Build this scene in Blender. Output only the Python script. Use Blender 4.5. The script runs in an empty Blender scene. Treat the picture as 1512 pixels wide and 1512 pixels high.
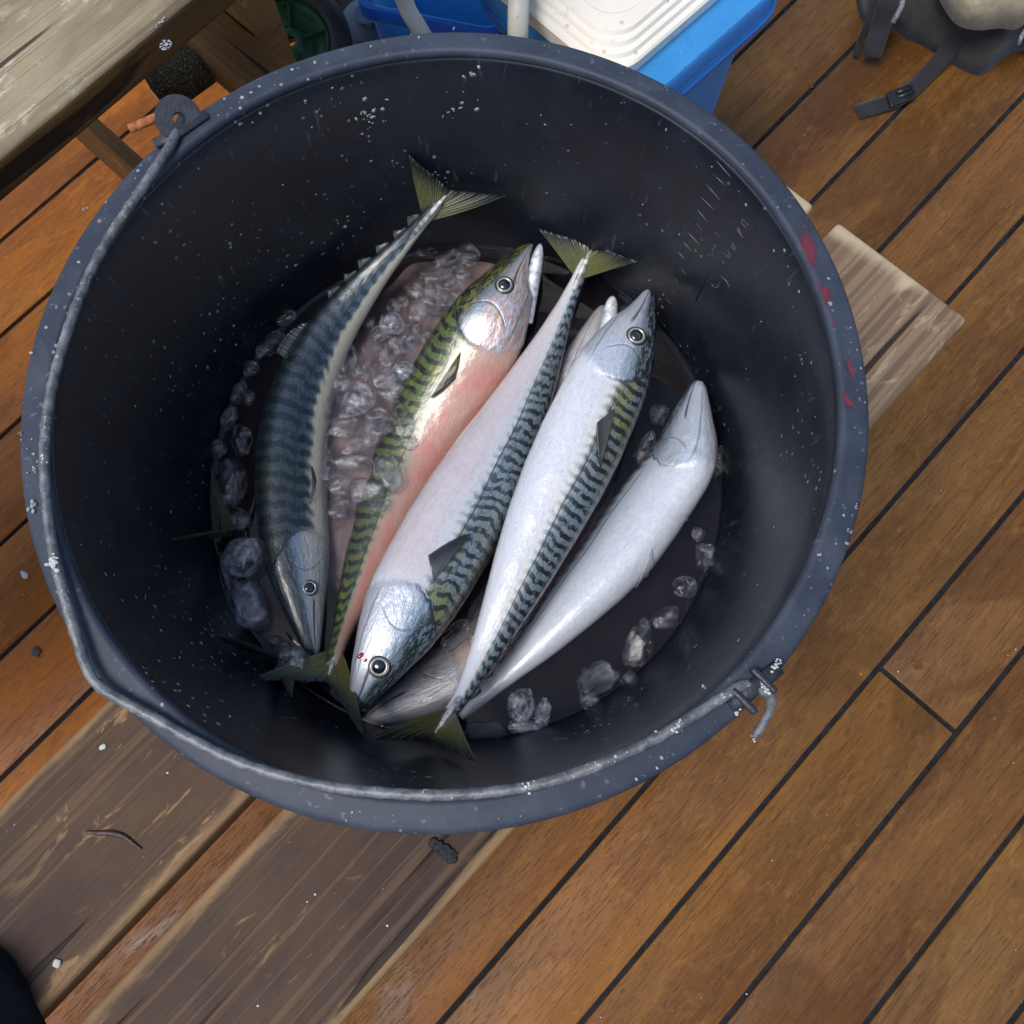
import bpy, bmesh, math, random
import numpy as np
from mathutils import Vector, Matrix, noise as mnoise
from mathutils.bvhtree import BVHTree

SC = bpy.context.scene
COL = SC.collection
rnd = random.Random(7)

# ------------------------------------------------------------------ camera, sky, sun, exposure
F_PX, C_PX = 1350.0, 756.0                     # focal length and centre, in pixels of the 1512 px photograph
CAM_Z = 1.10                                   # camera height above the deck
_n = Vector((0.029, 0.255, 1.0)).normalized()  # straight down, in camera axes (right, down, forward)
_X = (Vector((1, 0, 0)) - _n * _n.x).normalized()
_Y = _n.cross(_X)
def c2w(v):
    return Vector((v.dot(_X), -v.dot(_Y), -v.dot(_n)))
cam_d = bpy.data.cameras.new('camera')
cam = bpy.data.objects.new('camera', cam_d); COL.objects.link(cam)
cam_d.sensor_width = 36.0; cam_d.lens = F_PX / 1512 * 36.0
cam_d.clip_start = 0.01; cam_d.clip_end = 200
_r, _u, _b = c2w(Vector((1, 0, 0))), c2w(Vector((0, -1, 0))), c2w(Vector((0, 0, -1)))
cam.matrix_world = Matrix(((_r.x, _u.x, _b.x, 0), (_r.y, _u.y, _b.y, 0), (_r.z, _u.z, _b.z, CAM_Z), (0, 0, 0, 1)))
SC.camera = cam

SUN_EL, SUN_AZ = 65, -122                        # azimuth measured from +Y (photo up) towards +X (photo right)
w = bpy.data.worlds.new('World'); SC.world = w; w.use_nodes = True
nt = w.node_tree; nt.nodes.clear()
sky = nt.nodes.new('ShaderNodeTexSky'); sky.sky_type = 'NISHITA'; sky.sun_disc = False
sky.sun_elevation = math.radians(SUN_EL); sky.sun_rotation = math.radians(SUN_AZ)
sky.air_density = 1.0; sky.dust_density = 1.4; sky.ozone_density = 1.0
bg = nt.nodes.new('ShaderNodeBackground'); bg.inputs['Strength'].default_value = 0.13
wo = nt.nodes.new('ShaderNodeOutputWorld')
nt.links.new(sky.outputs[0], bg.inputs[0]); nt.links.new(bg.outputs[0], wo.inputs[0])
sd = bpy.data.lights.new('sun', 'SUN'); sd.energy = 1.9; sd.angle = math.radians(28); sd.color = (1.0, 0.96, 0.9)
so = bpy.data.objects.new('sun', sd); COL.objects.link(so)
_e, _a = math.radians(SUN_EL), math.radians(SUN_AZ)
so.rotation_euler = Vector((math.cos(_e) * math.sin(_a), math.cos(_e) * math.cos(_a), math.sin(_e))).to_track_quat('Z', 'Y').to_euler()
so.location = (0, 0, 5)
SC.view_settings.view_transform = 'Standard'; SC.view_settings.look = 'None'
SC.view_settings.gamma = 1; SC.view_settings.use_curve_mapping = False
SC.view_settings.exposure = 0.6
SC.cycles.use_denoising = True
SC.cycles.max_bounces = 10; SC.cycles.transparent_max_bounces = 24; SC.cycles.volume_bounces = 2

# ------------------------------------------------------------------ from photograph pixels to places
O = Vector((0, 0, CAM_Z))
def ray(px, py):
    return c2w(Vector(((px - C_PX) / F_PX, (py - C_PX) / F_PX, 1.0)))
def U(px, py, z):
    d = ray(px, py)
    return O + d * ((z - CAM_Z) / d.z)

# ------------------------------------------------------------------ object helpers
def tag(o, label=None, cat=None, group=None, kind=None):
    for k, v in (('label', label), ('category', cat), ('group', group), ('kind', kind)):
        if v: o[k] = v
    return o
def thing(name, label, cat, loc=(0, 0, 0), group=None):
    o = bpy.data.objects.new(name, None); COL.objects.link(o)
    o.location = loc; o.empty_display_size = 0.02
    return tag(o, label, cat, group)
def link(name, me, mat=None, parent=None, smooth=True):
    if mat and not me.materials: me.materials.append(mat)
    o = bpy.data.objects.new(name, me); COL.objects.link(o)
    if parent is not None:
        o.parent = parent
        o.matrix_parent_inverse = Matrix.Translation(parent.location if parent.parent is None else (0, 0, 0)).inverted()
    if smooth: me.polygons.foreach_set('use_smooth', [True] * len(me.polygons))
    return o
def mesh(name, verts, faces, mat=None, parent=None, smooth=True):
    me = bpy.data.meshes.new(name); me.from_pydata([tuple(v) for v in verts], [], faces); me.update()
    bm = bmesh.new(); bm.from_mesh(me); bmesh.ops.recalc_face_normals(bm, faces=bm.faces); bm.to_mesh(me); bm.free()
    return link(name, me, mat, parent, smooth)
def from_bm(name, bm, mat=None, parent=None, smooth=True):
    me = bpy.data.meshes.new(name); bm.to_mesh(me); bm.free()
    return link(name, me, mat, parent, smooth)
def lathe_data(prof, seg, c=(0, 0), closed=False):
    vs, fs = [], []
    n = len(prof)
    for i in range(seg):
        a = 2 * math.pi * i / seg
        for r, z in prof: vs.append((c[0] + r * math.cos(a), c[1] + r * math.sin(a), z))
    for i in range(seg):
        j = (i + 1) % seg
        for k in range(n if closed else n - 1):
            k2 = (k + 1) % n
            fs.append((i * n + k, j * n + k, j * n + k2, i * n + k2))
    return vs, fs
def catmull(pts, n):
    P = [Vector(p) for p in pts]
    P = [P[0] * 2 - P[1]] + P + [P[-1] * 2 - P[-2]]
    out = []
    for i in range(1, len(P) - 2):
        for k in range(24):
            t = k / 24
            a, b, c, d = P[i - 1], P[i], P[i + 1], P[i + 2]
            out.append(0.5 * ((2 * b) + (c - a) * t + (2 * a - 5 * b + 4 * c - d) * t * t + (3 * b - a - 3 * c + d) * t ** 3))
    out.append(P[-2])
    L = [0]
    for i in range(1, len(out)): L.append(L[-1] + (out[i] - out[i - 1]).length)
    res, j = [], 0
    for k in range(n):
        s = L[-1] * k / (n - 1)
        while j < len(L) - 2 and L[j + 1] < s: j += 1
        t = (s - L[j]) / max(L[j + 1] - L[j], 1e-9)
        res.append(out[j].lerp(out[j + 1], min(max(t, 0), 1)))
    return res, L[-1]
def tube_data(path, rad, seg=12, squash=1.0, up=Vector((0, 0, 1))):
    vs, fs = [], []
    n = len(path)
    for i, p in enumerate(path):
        t = (path[min(i + 1, n - 1)] - path[max(i - 1, 0)]).normalized()
        s = t.cross(up)
        if s.length < 1e-4: s = t.cross(Vector((1, 0, 0)))
        s.normalize(); q = s.cross(t)
        r = rad(i / (n - 1)) if callable(rad) else rad
        for k in range(seg):
            a = 2 * math.pi * k / seg
            vs.append(p + s * (r * math.cos(a)) + q * (r * squash * math.sin(a)))
    for i in range(n - 1):
        for k in range(seg):
            k2 = (k + 1) % seg
            fs.append((i * seg + k, i * seg + k2, (i + 1) * seg + k2, (i + 1) * seg + k))
    fs.append(tuple(range(seg))[::-1]); fs.append(tuple((n - 1) * seg + k for k in range(seg)))
    return vs, fs
def tube(name, path, rad, mat, parent=None, seg=12, squash=1.0):
    v, f = tube_data(path, rad, seg, squash); return mesh(name, v, f, mat, parent)
def prism(name, base, top, mat, parent=None, bevel=0.0, smooth=False):
    """closed solid between two polygons with the same count of points"""
    n = len(base); vs = [tuple(p) for p in base] + [tuple(p) for p in top]
    fs = [tuple(range(n))[::-1], tuple(range(n, 2 * n))] + [(i, (i + 1) % n, n + (i + 1) % n, n + i) for i in range(n)]
    bm = bmesh.new(); bv = [bm.verts.new(v) for v in vs]
    for f in fs: bm.faces.new([bv[i] for i in f])
    bmesh.ops.recalc_face_normals(bm, faces=bm.faces)
    if bevel: bmesh.ops.bevel(bm, geom=list(bm.edges), offset=bevel, segments=2, affect='EDGES', profile=0.6)
    return from_bm(name, bm, mat, parent, smooth)

# ------------------------------------------------------------------ material helpers
class M:
    def __init__(s, name):
        s.mat = bpy.data.materials.new(name); s.mat.use_nodes = True
        s.t = s.mat.node_tree; s.t.nodes.clear()
        s.out = s.t.nodes.new('ShaderNodeOutputMaterial')
    def n(s, ty, **kw):
        nd = s.t.nodes.new('ShaderNode' + ty)
        for k, v in kw.items(): setattr(nd, k, v)
        return nd
    def put(s, sock, v):
        if hasattr(v, 'links') or hasattr(v, 'is_output'): s.t.links.new(v, sock)
        elif isinstance(v, (tuple, list)):
            sock.default_value = tuple(v) + ((1.0,) if len(v) == 3 and len(sock.default_value) == 4 else ())
        else: sock.default_value = v
    def m(s, op, a, b=None, c=None, clamp=False):
        nd = s.n('Math', operation=op, use_clamp=clamp); s.put(nd.inputs[0], a)
        if b is not None: s.put(nd.inputs[1], b)
        if c is not None: s.put(nd.inputs[2], c)
        return nd.outputs[0]
    def ss(s, v, a, b):           # smoothstep from a to b (a may exceed b)
        nd = s.n('MapRange', interpolation_type='SMOOTHSTEP'); s.put(nd.inputs[0], v)
        if a > b: nd.inputs[1].default_value, nd.inputs[2].default_value, nd.inputs[3].default_value, nd.inputs[4].default_value = b, a, 1, 0
        else: nd.inputs[1].default_value, nd.inputs[2].default_value = a, b
        return nd.outputs[0]
    def mix(s, f, a, b, mode='MIX'):
        nd = s.n('Mix', data_type='RGBA', blend_type=mode)
        s.put(nd.inputs[0], f); s.put(nd.inputs[6], a); s.put(nd.inputs[7], b); return nd.outputs[2]
    def mul(s, *a):
        r = a[0]
        for b in a[1:]: r = s.m('MULTIPLY', r, b)
        return r
    def inv(s, a): return s.m('SUBTRACT', 1.0, a)
    def coord(s, k='Object'): return s.n('TexCoord').outputs[k]
    def map(s, v, scale=(1, 1, 1), loc=(0, 0, 0), rot=(0, 0, 0)):
        nd = s.n('Mapping'); s.put(nd.inputs[0], v); nd.inputs[1].default_value = loc
        nd.inputs[2].default_value = rot; nd.inputs[3].default_value = scale; return nd.outputs[0]
    def vadd(s, a, b):
        nd = s.n('VectorMath', operation='ADD'); s.put(nd.inputs[0], a); s.put(nd.inputs[1], b); return nd.outputs[0]
    def noise(s, v, scale, detail=3, rough=0.55, dist=0.0, col=False):
        nd = s.n('TexNoise'); s.put(nd.inputs['Vector'], v); nd.inputs['Scale'].default_value = scale
        nd.inputs['Detail'].default_value = detail; nd.inputs['Roughness'].default_value = rough; nd.inputs['Distortion'].default_value = dist
        return nd.outputs['Color' if col else 'Fac']
    def vor(s, v, scale, feature='F1', out='Distance', rand=1.0):
        nd = s.n('TexVoronoi', feature=feature); s.put(nd.inputs['Vector'], v); nd.inputs['Scale'].default_value = scale
        nd.inputs['Randomness'].default_value = rand; return nd.outputs[out]
    def rgb(s, r, g, b):
        nd = s.n('CombineXYZ'); s.put(nd.inputs[0], r); s.put(nd.inputs[1], g); s.put(nd.inputs[2], b); return nd.outputs[0]
    def xyz(s, v):
        nd = s.n('SeparateXYZ'); s.put(nd.inputs[0], v); return nd.outputs
    def bump(s, h, strength=0.3, dist=0.001, normal=None):
        nd = s.n('Bump'); nd.inputs['Strength'].default_value = strength; nd.inputs['Distance'].default_value = dist
        s.put(nd.inputs['Height'], h)
        if normal is not None: s.put(nd.inputs['Normal'], normal)
        return nd.outputs[0]
    def pbr(s, **kw):
        nd = s.n('BsdfPrincipled')
        for k, v in kw.items(): s.put(nd.inputs[k.replace('_', ' ')], v)
        return nd.outputs[0]
    def done(s, shader, vol=None):
        s.t.links.new(shader, s.out.inputs[0])
        if vol is not None: s.t.links.new(vol, s.out.inputs[1])
        return s.mat
def simple(name, col, rough=0.5, var=0.25, scale=60, bump=0.15, spec=0.5, metal=0.0, coat=0.0):
    m = M(name); v = m.coord()
    n1 = m.noise(v, scale, 4); n2 = m.noise(v, scale * 6, 3)
    c = m.mix(m.ss(n1, 0.3, 0.7), tuple(x * (1 - var) for x in col), tuple(min(x * (1 + var), 1) for x in col))
    b = m.bump(n2, bump, 0.001)
    return m.done(m.pbr(Base_Color=c, Roughness=m.m('MULTIPLY_ADD', n1, 0.25, rough - 0.12), Normal=b, Metallic=metal, Coat_Weight=coat, Specular_IOR_Level=spec))

# ---- wood
def deck_material():
    m = M('oiled_deck_wood'); v = m.coord(); oi = m.n('ObjectInfo').outputs['Random']
    off = m.n('VectorMath', operation='SCALE'); m.put(off.inputs[0], (7.3, 3.1, 5.7)); m.put(off.inputs['Scale'], oi)
    v2 = m.vadd(v, off.outputs[0])
    wob = m.noise(m.map(v2, (3, 3, 3)), 1, 2, col=True)
    wv = m.n('VectorMath', operation='MULTIPLY_ADD'); m.put(wv.inputs[0], wob); m.put(wv.inputs[1], (0, 0.012, 0)); m.put(wv.inputs[2], v2)
    g = wv.outputs[0]
    broad = m.noise(m.map(g, (2.2, 14, 10)), 1, 3, 0.6)
    grain = m.noise(m.map(g, (16, 190, 60)), 1, 4, 0.65, 0.6)
    pores = m.noise(m.map(g, (55, 620, 200)), 1, 2, 0.5)
    mott = m.noise(m.map(v2, (28, 60, 40)), 1, 5, 0.7, 1.2)
    blot = m.noise(m.map(v2, (4, 7, 5)), 1, 4, 0.6)
    # plank to plank and along the deck: the left boards are oiled and orange, the right ones worn and brown
    wx = m.xyz(m.n('NewGeometry').outputs['Position'])[0]
    side = m.ss(m.m('ADD', wx, m.m('MULTIPLY_ADD', blot, 0.5, -0.25)), -0.45, 0.45)
    light = m.mix(side, (0.340, 0.104, 0.004), (0.172, 0.077, 0.018))
    dark = m.mix(side, (0.190, 0.052, 0.002), (0.094, 0.039, 0.010))
    c = m.mix(m.ss(broad, 0.3, 0.72), dark, light)
    c = m.mix(m.mul(m.ss(grain, 0.45, 0.75), 0.45), c, light)
    c = m.mix(m.mul(m.ss(mott, 0.48, 0.72), 0.5), c, m.mix(side, (0.40, 0.140, 0.007), (0.225, 0.112, 0.028)))
    c = m.mix(m.mul(m.ss(blot, 0.55, 0.75), 0.45), c, m.mix(side, (0.090, 0.026, 0.003), (0.088, 0.046, 0.026)))
    c = m.mix(m.mul(m.ss(pores, 0.575, 0.66), 0.42), c, (0.030, 0.010, 0.003))
    streak = m.noise(m.map(g, (7, 330, 80)), 1, 3, 0.6); c = m.mix(m.mul(m.ss(streak, 0.56, 0.66), 0.45), c, m.mix(side, (0.075, 0.020, 0.002), (0.050, 0.020, 0.005)))
    wetn = m.noise(m.map(v2, (2.6, 5.5, 4)), 1, 5, 0.62, 0.8); wet = m.ss(wetn, 0.53, 0.60)
    c = m.mix(m.mul(wet, 0.42), c, m.mix(side, (0.085, 0.024, 0.002), (0.060, 0.025, 0.006)))
    hue = m.n('HueSaturation'); m.put(hue.inputs['Color'], c)
    m.put(hue.inputs['Value'], m.m('MULTIPLY_ADD', oi, 0.15, 0.925)); m.put(hue.inputs['Hue'], m.m('MULTIPLY_ADD', oi, 0.008, 0.496))
    h = m.m('ADD', m.mul(grain, 0.5), m.m('SUBTRACT', m.mul(mott, 0.5), m.mul(m.ss(pores, 0.55, 0.72), 0.8)))
    r = m.m('SUBTRACT', m.m('ADD', m.m('MULTIPLY_ADD', mott, 0.20, 0.26), m.mul(m.ss(blot, 0.35, 0.65), 0.10)), m.mul(wet, 0.14))
    return m.done(m.pbr(Base_Color=hue.outputs[0], Roughness=r, Normal=m.bump(h, 0.35, 0.0009), Specular_IOR_Level=0.26))
def weathered_material(name, pale, mid, dark, stain, ridge=46, moss=0.0, edge=0.0, half=0.065, dry=None):
    m = M(name); v = m.coord(); oi = m.n('ObjectInfo').outputs['Random']
    off = m.n('VectorMath', operation='SCALE'); m.put(off.inputs[0], (9.1, 4.7, 2.3)); m.put(off.inputs['Scale'], oi)
    v2 = m.vadd(v, off.outputs[0])
    wob = m.noise(m.map(v2, (2.2, 5, 3)), 1, 2, col=True)
    wv = m.n('VectorMath', operation='MULTIPLY_ADD'); m.put(wv.inputs[0], wob); m.put(wv.inputs[1], (0, 0.022, 0)); m.put(wv.inputs[2], v2)
    g = wv.outputs[0]
    rings = m.noise(m.map(g, (1.3, ridge * 2.2, 20)), 1, 2, 0.5)
    fine = m.noise(m.map(g, (9, 420, 90)), 1, 4, 0.7, 0.4)
    flake = m.noise(m.map(v2, (22, 75, 40)), 1, 5, 0.7, 0.6)
    big = m.noise(m.map(v2, (3.5, 9, 6)), 1, 4, 0.6, 0.5)
    crack = m.noise(m.map(g, (2.8, 85, 30)), 1, 2, 0.4)
    c = m.mix(m.ss(big, 0.30, 0.70), dark, mid)
    c = m.mix(m.mul(m.ss(rings, 0.545, 0.60), 0.17), c, pale)
    c = m.mix(m.mul(m.ss(fine, 0.50, 0.75), 0.5), c, dark)
    c = m.mix(m.mul(m.ss(flake, 0.57, 0.64), m.ss(big, 0.42, 0.62)), c, pale)
    thread = m.noise(m.map(g, (5, 900, 200)), 1, 3, 0.6); c = m.mix(m.mul(m.ss(thread, 0.58, 0.66), 0.55), c, tuple(x * 0.45 for x in dark))
    c = m.mix(m.mul(m.ss(big, 0.36, 0.24), 0.85), c, stain)
    if moss: 
        mo = m.noise(m.map(v2, (30, 45, 30)), 1, 6, 0.75)
        c = m.mix(m.mul(m.ss(mo, 0.55, 0.68), moss), c, (0.36, 0.36, 0.28))
        c = m.mix(m.mul(m.ss(m.noise(v2, 34, 5, 0.7), 0.60, 0.70), moss), c, (0.20, 0.21, 0.12))
    if edge:
        y = m.m('ABSOLUTE', m.xyz(v)[1])
        e = m.ss(m.m('ADD', y, m.m('MULTIPLY_ADD', flake, 0.02, -0.01)), half - 0.013, half - 0.001)
        c = m.mix(m.mul(e, edge), c, pale)
    if dry is not None:            # pale dry end; the damp-dark rest also holds the photographer's shade in colour
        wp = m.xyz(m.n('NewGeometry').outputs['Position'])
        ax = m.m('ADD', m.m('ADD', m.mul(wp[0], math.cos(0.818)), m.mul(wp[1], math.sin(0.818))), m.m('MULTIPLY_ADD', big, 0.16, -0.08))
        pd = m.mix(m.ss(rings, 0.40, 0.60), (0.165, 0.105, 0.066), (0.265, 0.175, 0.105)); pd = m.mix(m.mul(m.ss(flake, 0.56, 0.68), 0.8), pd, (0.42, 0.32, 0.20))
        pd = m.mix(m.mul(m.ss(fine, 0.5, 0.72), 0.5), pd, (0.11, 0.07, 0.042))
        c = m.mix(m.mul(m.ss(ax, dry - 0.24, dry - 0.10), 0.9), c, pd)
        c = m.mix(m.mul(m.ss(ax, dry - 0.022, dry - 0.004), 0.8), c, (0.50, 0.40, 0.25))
    ck = m.ss(crack, 0.335, 0.30)
    c = m.mix(m.mul(ck, 0.85), c, (0.012, 0.009, 0.007))
    h = m.m('SUBTRACT', m.m('ADD', m.mul(rings, 1.1), m.m('ADD', m.mul(fine, 0.35), m.mul(flake, 0.55))), m.mul(ck, 1.2))
    return m.done(m.pbr(Base_Color=c, Roughness=m.m('MULTIPLY_ADD', flake, 0.3, 0.5), Normal=m.bump(h, 0.75, 0.0016), Specular_IOR_Level=0.22))

MAT = {}
MAT['deck'] = deck_material()
MAT['caulk'] = simple('black_seam_caulk', (0.010, 0.011, 0.014), 0.75, 0.5, 90, 0.25, spec=0.2)
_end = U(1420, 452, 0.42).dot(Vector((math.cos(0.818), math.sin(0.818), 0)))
MAT['seat'] = weathered_material('weathered_seat_wood', (0.27, 0.165, 0.078), (0.088, 0.048, 0.026), (0.040, 0.023, 0.018), (0.016, 0.011, 0.011), 70, edge=0.85, dry=_end)  # dark tones are damp wood plus some of the photographer's shade
MAT['table'] = weathered_material('weathered_table_wood', (0.46, 0.39, 0.27), (0.31, 0.25, 0.155), (0.125, 0.095, 0.055), (0.15, 0.10, 0.05), 60, moss=0.75)
MAT['table_edge'] = weathered_material('brown_table_edge_wood', (0.36, 0.23, 0.10), (0.17, 0.095, 0.036), (0.075, 0.040, 0.016), (0.035, 0.02, 0.012), 60)  # darker, browner wood for the side face towards the bucket
MAT['beam'] = weathered_material('planed_beam_wood', (0.42, 0.26, 0.11), (0.29, 0.155, 0.058), (0.19, 0.095, 0.034), (0.09, 0.045, 0.02), 40)

# ------------------------------------------------------------------ the deck
PHI = 0.818
DV = Vector((math.cos(PHI), math.sin(PHI), 0)); NV = Vector((math.sin(PHI), -math.cos(PHI), 0))   # along / across the boards
ROTZ = PHI
SEAM0, PITCH, GAP = -0.395 * CAM_Z, 0.101 * CAM_Z, 0.0058
def lp(p): return (p.dot(DV), -p.dot(NV))       # world -> board axes (x along, y across)
deck = mesh('deck', [(-8, -8, -0.0035), (8, -8, -0.0035), (8, 8, -0.0035), (-8, 8, -0.0035)], [(0, 1, 2, 3)], MAT['caulk'])
tag(deck, 'oiled wooden boat deck with black caulked seams', 'deck', kind='structure')
def timber(name, c, ang, lx, ly, lz, mat, parent, bevel=0.002, seg=2):
    """a bevelled board lx long along the direction ang, centred at c, built in its own axes so that the grain follows it"""
    bm = bmesh.new()
    bmesh.ops.create_cube(bm, size=1.0)
    for v in bm.verts: v.co = Vector((v.co.x * lx, v.co.y * ly, v.co.z * lz))
    bmesh.ops.bevel(bm, geom=list(bm.edges), offset=bevel, segments=seg, affect='EDGES', profile=0.6)
    me = bpy.data.meshes.new(name); bm.to_mesh(me); bm.free()
    me.materials.append(mat)
    me.polygons.foreach_set('use_smooth', [True] * len(me.polygons))
    o = bpy.data.objects.new(name, me); COL.objects.link(o)
    o.location = c; o.rotation_euler = (0, 0, ang)
    if parent is not None:
        o.parent = parent; o.matrix_parent_inverse = Matrix.Translation(parent.location).inverted()
    return o
def board_box(name, x0, x1, hw, z0, z1, off, mat, parent, bevel=0.002, seg=2):
    c = DV * ((x0 + x1) / 2) + NV * off
    return timber(name, (c.x, c.y, (z0 + z1) / 2), ROTZ, x1 - x0, 2 * hw, z1 - z0, mat, parent, bevel, seg)
bx = U(1357, 1035, 0); BUTT_X = bx.dot(DV); BUTT_K = round((bx.dot(NV) - SEAM0) / PITCH - 0.5)
for k in range(-14, 17):
    off = SEAM0 + (k + 0.5) * PITCH
    cuts = [-2.6, 2.6]
    if k == BUTT_K: cuts = [-2.6, BUTT_X, 2.6]
    elif k % 3 == 0: cuts = [-2.6, -1.3 + 0.11 * (k % 5), 2.6]
    for a, b in zip(cuts[:-1], cuts[1:]):
        board_box('deck_board', a + GAP / 2, b - GAP / 2, PITCH / 2 - GAP / 2, -0.022, 0.0, off, MAT['deck'], deck, 0.0014, 2)

for px, py in ((1355, 982), (1411, 1028), (1301, 1045), (1359, 1093), (1480, 1184)):
    p = U(px, py, 0); k = 20; vs = [(0, 0, .00012)]
    for r, z in ((.0058, .00012), (.0061, .0001), (.0064, -.0012)): vs += [(r * math.cos(2 * math.pi * i / k), r * math.sin(2 * math.pi * i / k), z) for i in range(k)]
    fs = [(0, 1 + i, 1 + (i + 1) % k) for i in range(k)] + [(1 + q * k + i, 1 + (q + 1) * k + i, 1 + (q + 1) * k + (i + 1) % k, 1 + q * k + (i + 1) % k) for q in (0, 1) for i in range(k)]
    ob = mesh('wood_plug', vs, fs, MAT['deck'], deck); ob.matrix_world = Matrix.Translation(p) @ Matrix.Rotation(ROTZ, 4, 'Z')

# ------------------------------------------------------------------ picnic table (table board, two seat boards, cross beams, legs)
Z_SEAT, Z_TABLE = 0.42, 0.60
tb = thing('picnic_table', 'weathered picnic table with lichen on its top board and a two-board bench under the bucket', 'picnic table', (-0.2, 0.1, 0))
def across(px, py, z): return U(px, py, z).dot(NV)
def along(px, py, z): return U(px, py, z).dot(DV)
s2a = 0.5 * (across(416, 1206, Z_SEAT) + across(1226, 330, Z_SEAT)); s2b = 0.25 * sum(across(x, y, Z_SEAT) for x, y in ((1420, 462), (1283, 618), (765, 1234), (535, 1507)))
s1b = 0.5 * (across(366, 1184, Z_SEAT) + across(1200, 300, Z_SEAT)); s1a = 0.5 * (across(154, 1037, Z_SEAT) + across(3, 1188, Z_SEAT))
x_end2 = 0.5 * (along(1226, 326, Z_SEAT) + along(1420, 452, Z_SEAT)); x_end1 = along(1198, 298, Z_SEAT)
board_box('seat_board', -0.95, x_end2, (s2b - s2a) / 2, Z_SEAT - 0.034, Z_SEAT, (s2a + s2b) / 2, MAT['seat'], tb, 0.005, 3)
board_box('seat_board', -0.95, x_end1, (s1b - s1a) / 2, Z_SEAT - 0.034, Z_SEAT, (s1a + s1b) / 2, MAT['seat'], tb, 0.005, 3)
# table top board, with a worn rounded edge towards the bucket
ta = 0.5 * (across(2, 214, Z_TABLE) + across(290, 4, Z_TABLE))
o = board_box('table_board', -0.75, 0.9, 0.10, Z_TABLE - 0.030, Z_TABLE, ta - 0.10, MAT['table'], tb, 0.006, 3)
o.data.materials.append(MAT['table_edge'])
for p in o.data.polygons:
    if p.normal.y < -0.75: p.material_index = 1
board_box('table_board', -0.75, 0.9, 0.10, Z_TABLE - 0.030, Z_TABLE, ta - 0.31, MAT['table'], tb, 0.006, 3)
# cross beams from under the table board to under the seat boards
def cross_beam(x, width, z0, z1, o0, o1):
    c = DV * x + NV * ((o0 + o1) / 2)
    return timber('cross_beam', (c.x, c.y, (z0 + z1) / 2), ROTZ - math.pi / 2, o1 - o0, width, z1 - z0, MAT['beam'], tb)
ZB = Z_SEAT - 0.0345
xa = along(172, 214, ZB); xb = along(352, 75, ZB)
for x, wd, z0 in ((xa, 0.014, ZB - 0.09), (xb, 0.042, ZB - 0.05)):
    cross_beam(x, wd, z0, ZB, ta - 0.40, s2b - 0.02)
for x in (xb + 0.04, -0.85):
    for oo, zt in ((s2b - 0.10, ZB - 0.001), (ta - 0.18, Z_TABLE - 0.031)):
        c = DV * x + NV * oo
        timber('leg', (c.x, c.y, zt / 2), ROTZ, 0.034, 0.08, zt, MAT['beam'], tb)
# lichen crust on the table edge
def crust(name, cx, cy, z, r, n, mat, parent, seed=1):
    rr = random.Random(seed); bm = bmesh.new()
    for i in range(n):
        a, d = rr.uniform(0, 6.28), r * math.sqrt(rr.random())
        s = r * rr.uniform(0.05, 0.20)
        mx = Matrix.Translation((cx + d * math.cos(a), cy + d * math.sin(a), z)) @ Matrix.Rotation(rr.uniform(0, 6), 4, 'Z') @ Matrix.Diagonal((s, s * rr.uniform(0.5, 1), s * 0.25, 1))
        bmesh.ops.create_icosphere(bm, subdivisions=1, radius=1, matrix=mx)
    return from_bm(name, bm, mat, parent)
MAT['lichen'] = simple('pale_lichen', (0.38, 0.40, 0.42), 0.8, 0.4, 300, 0.6)
for i, (px, py, r) in enumerate(((235, 30, 0.0050), (240, 58, 0.0042), (228, 40, 0.003))):
    p = U(px, py, Z_TABLE - 0.003); ob = crust('lichen', p.x, p.y, Z_TABLE - 0.001 - 0.007 * (i == 1), r, 70, MAT['lichen'], tb, i); ob['kind'] = 'stuff'

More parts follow.
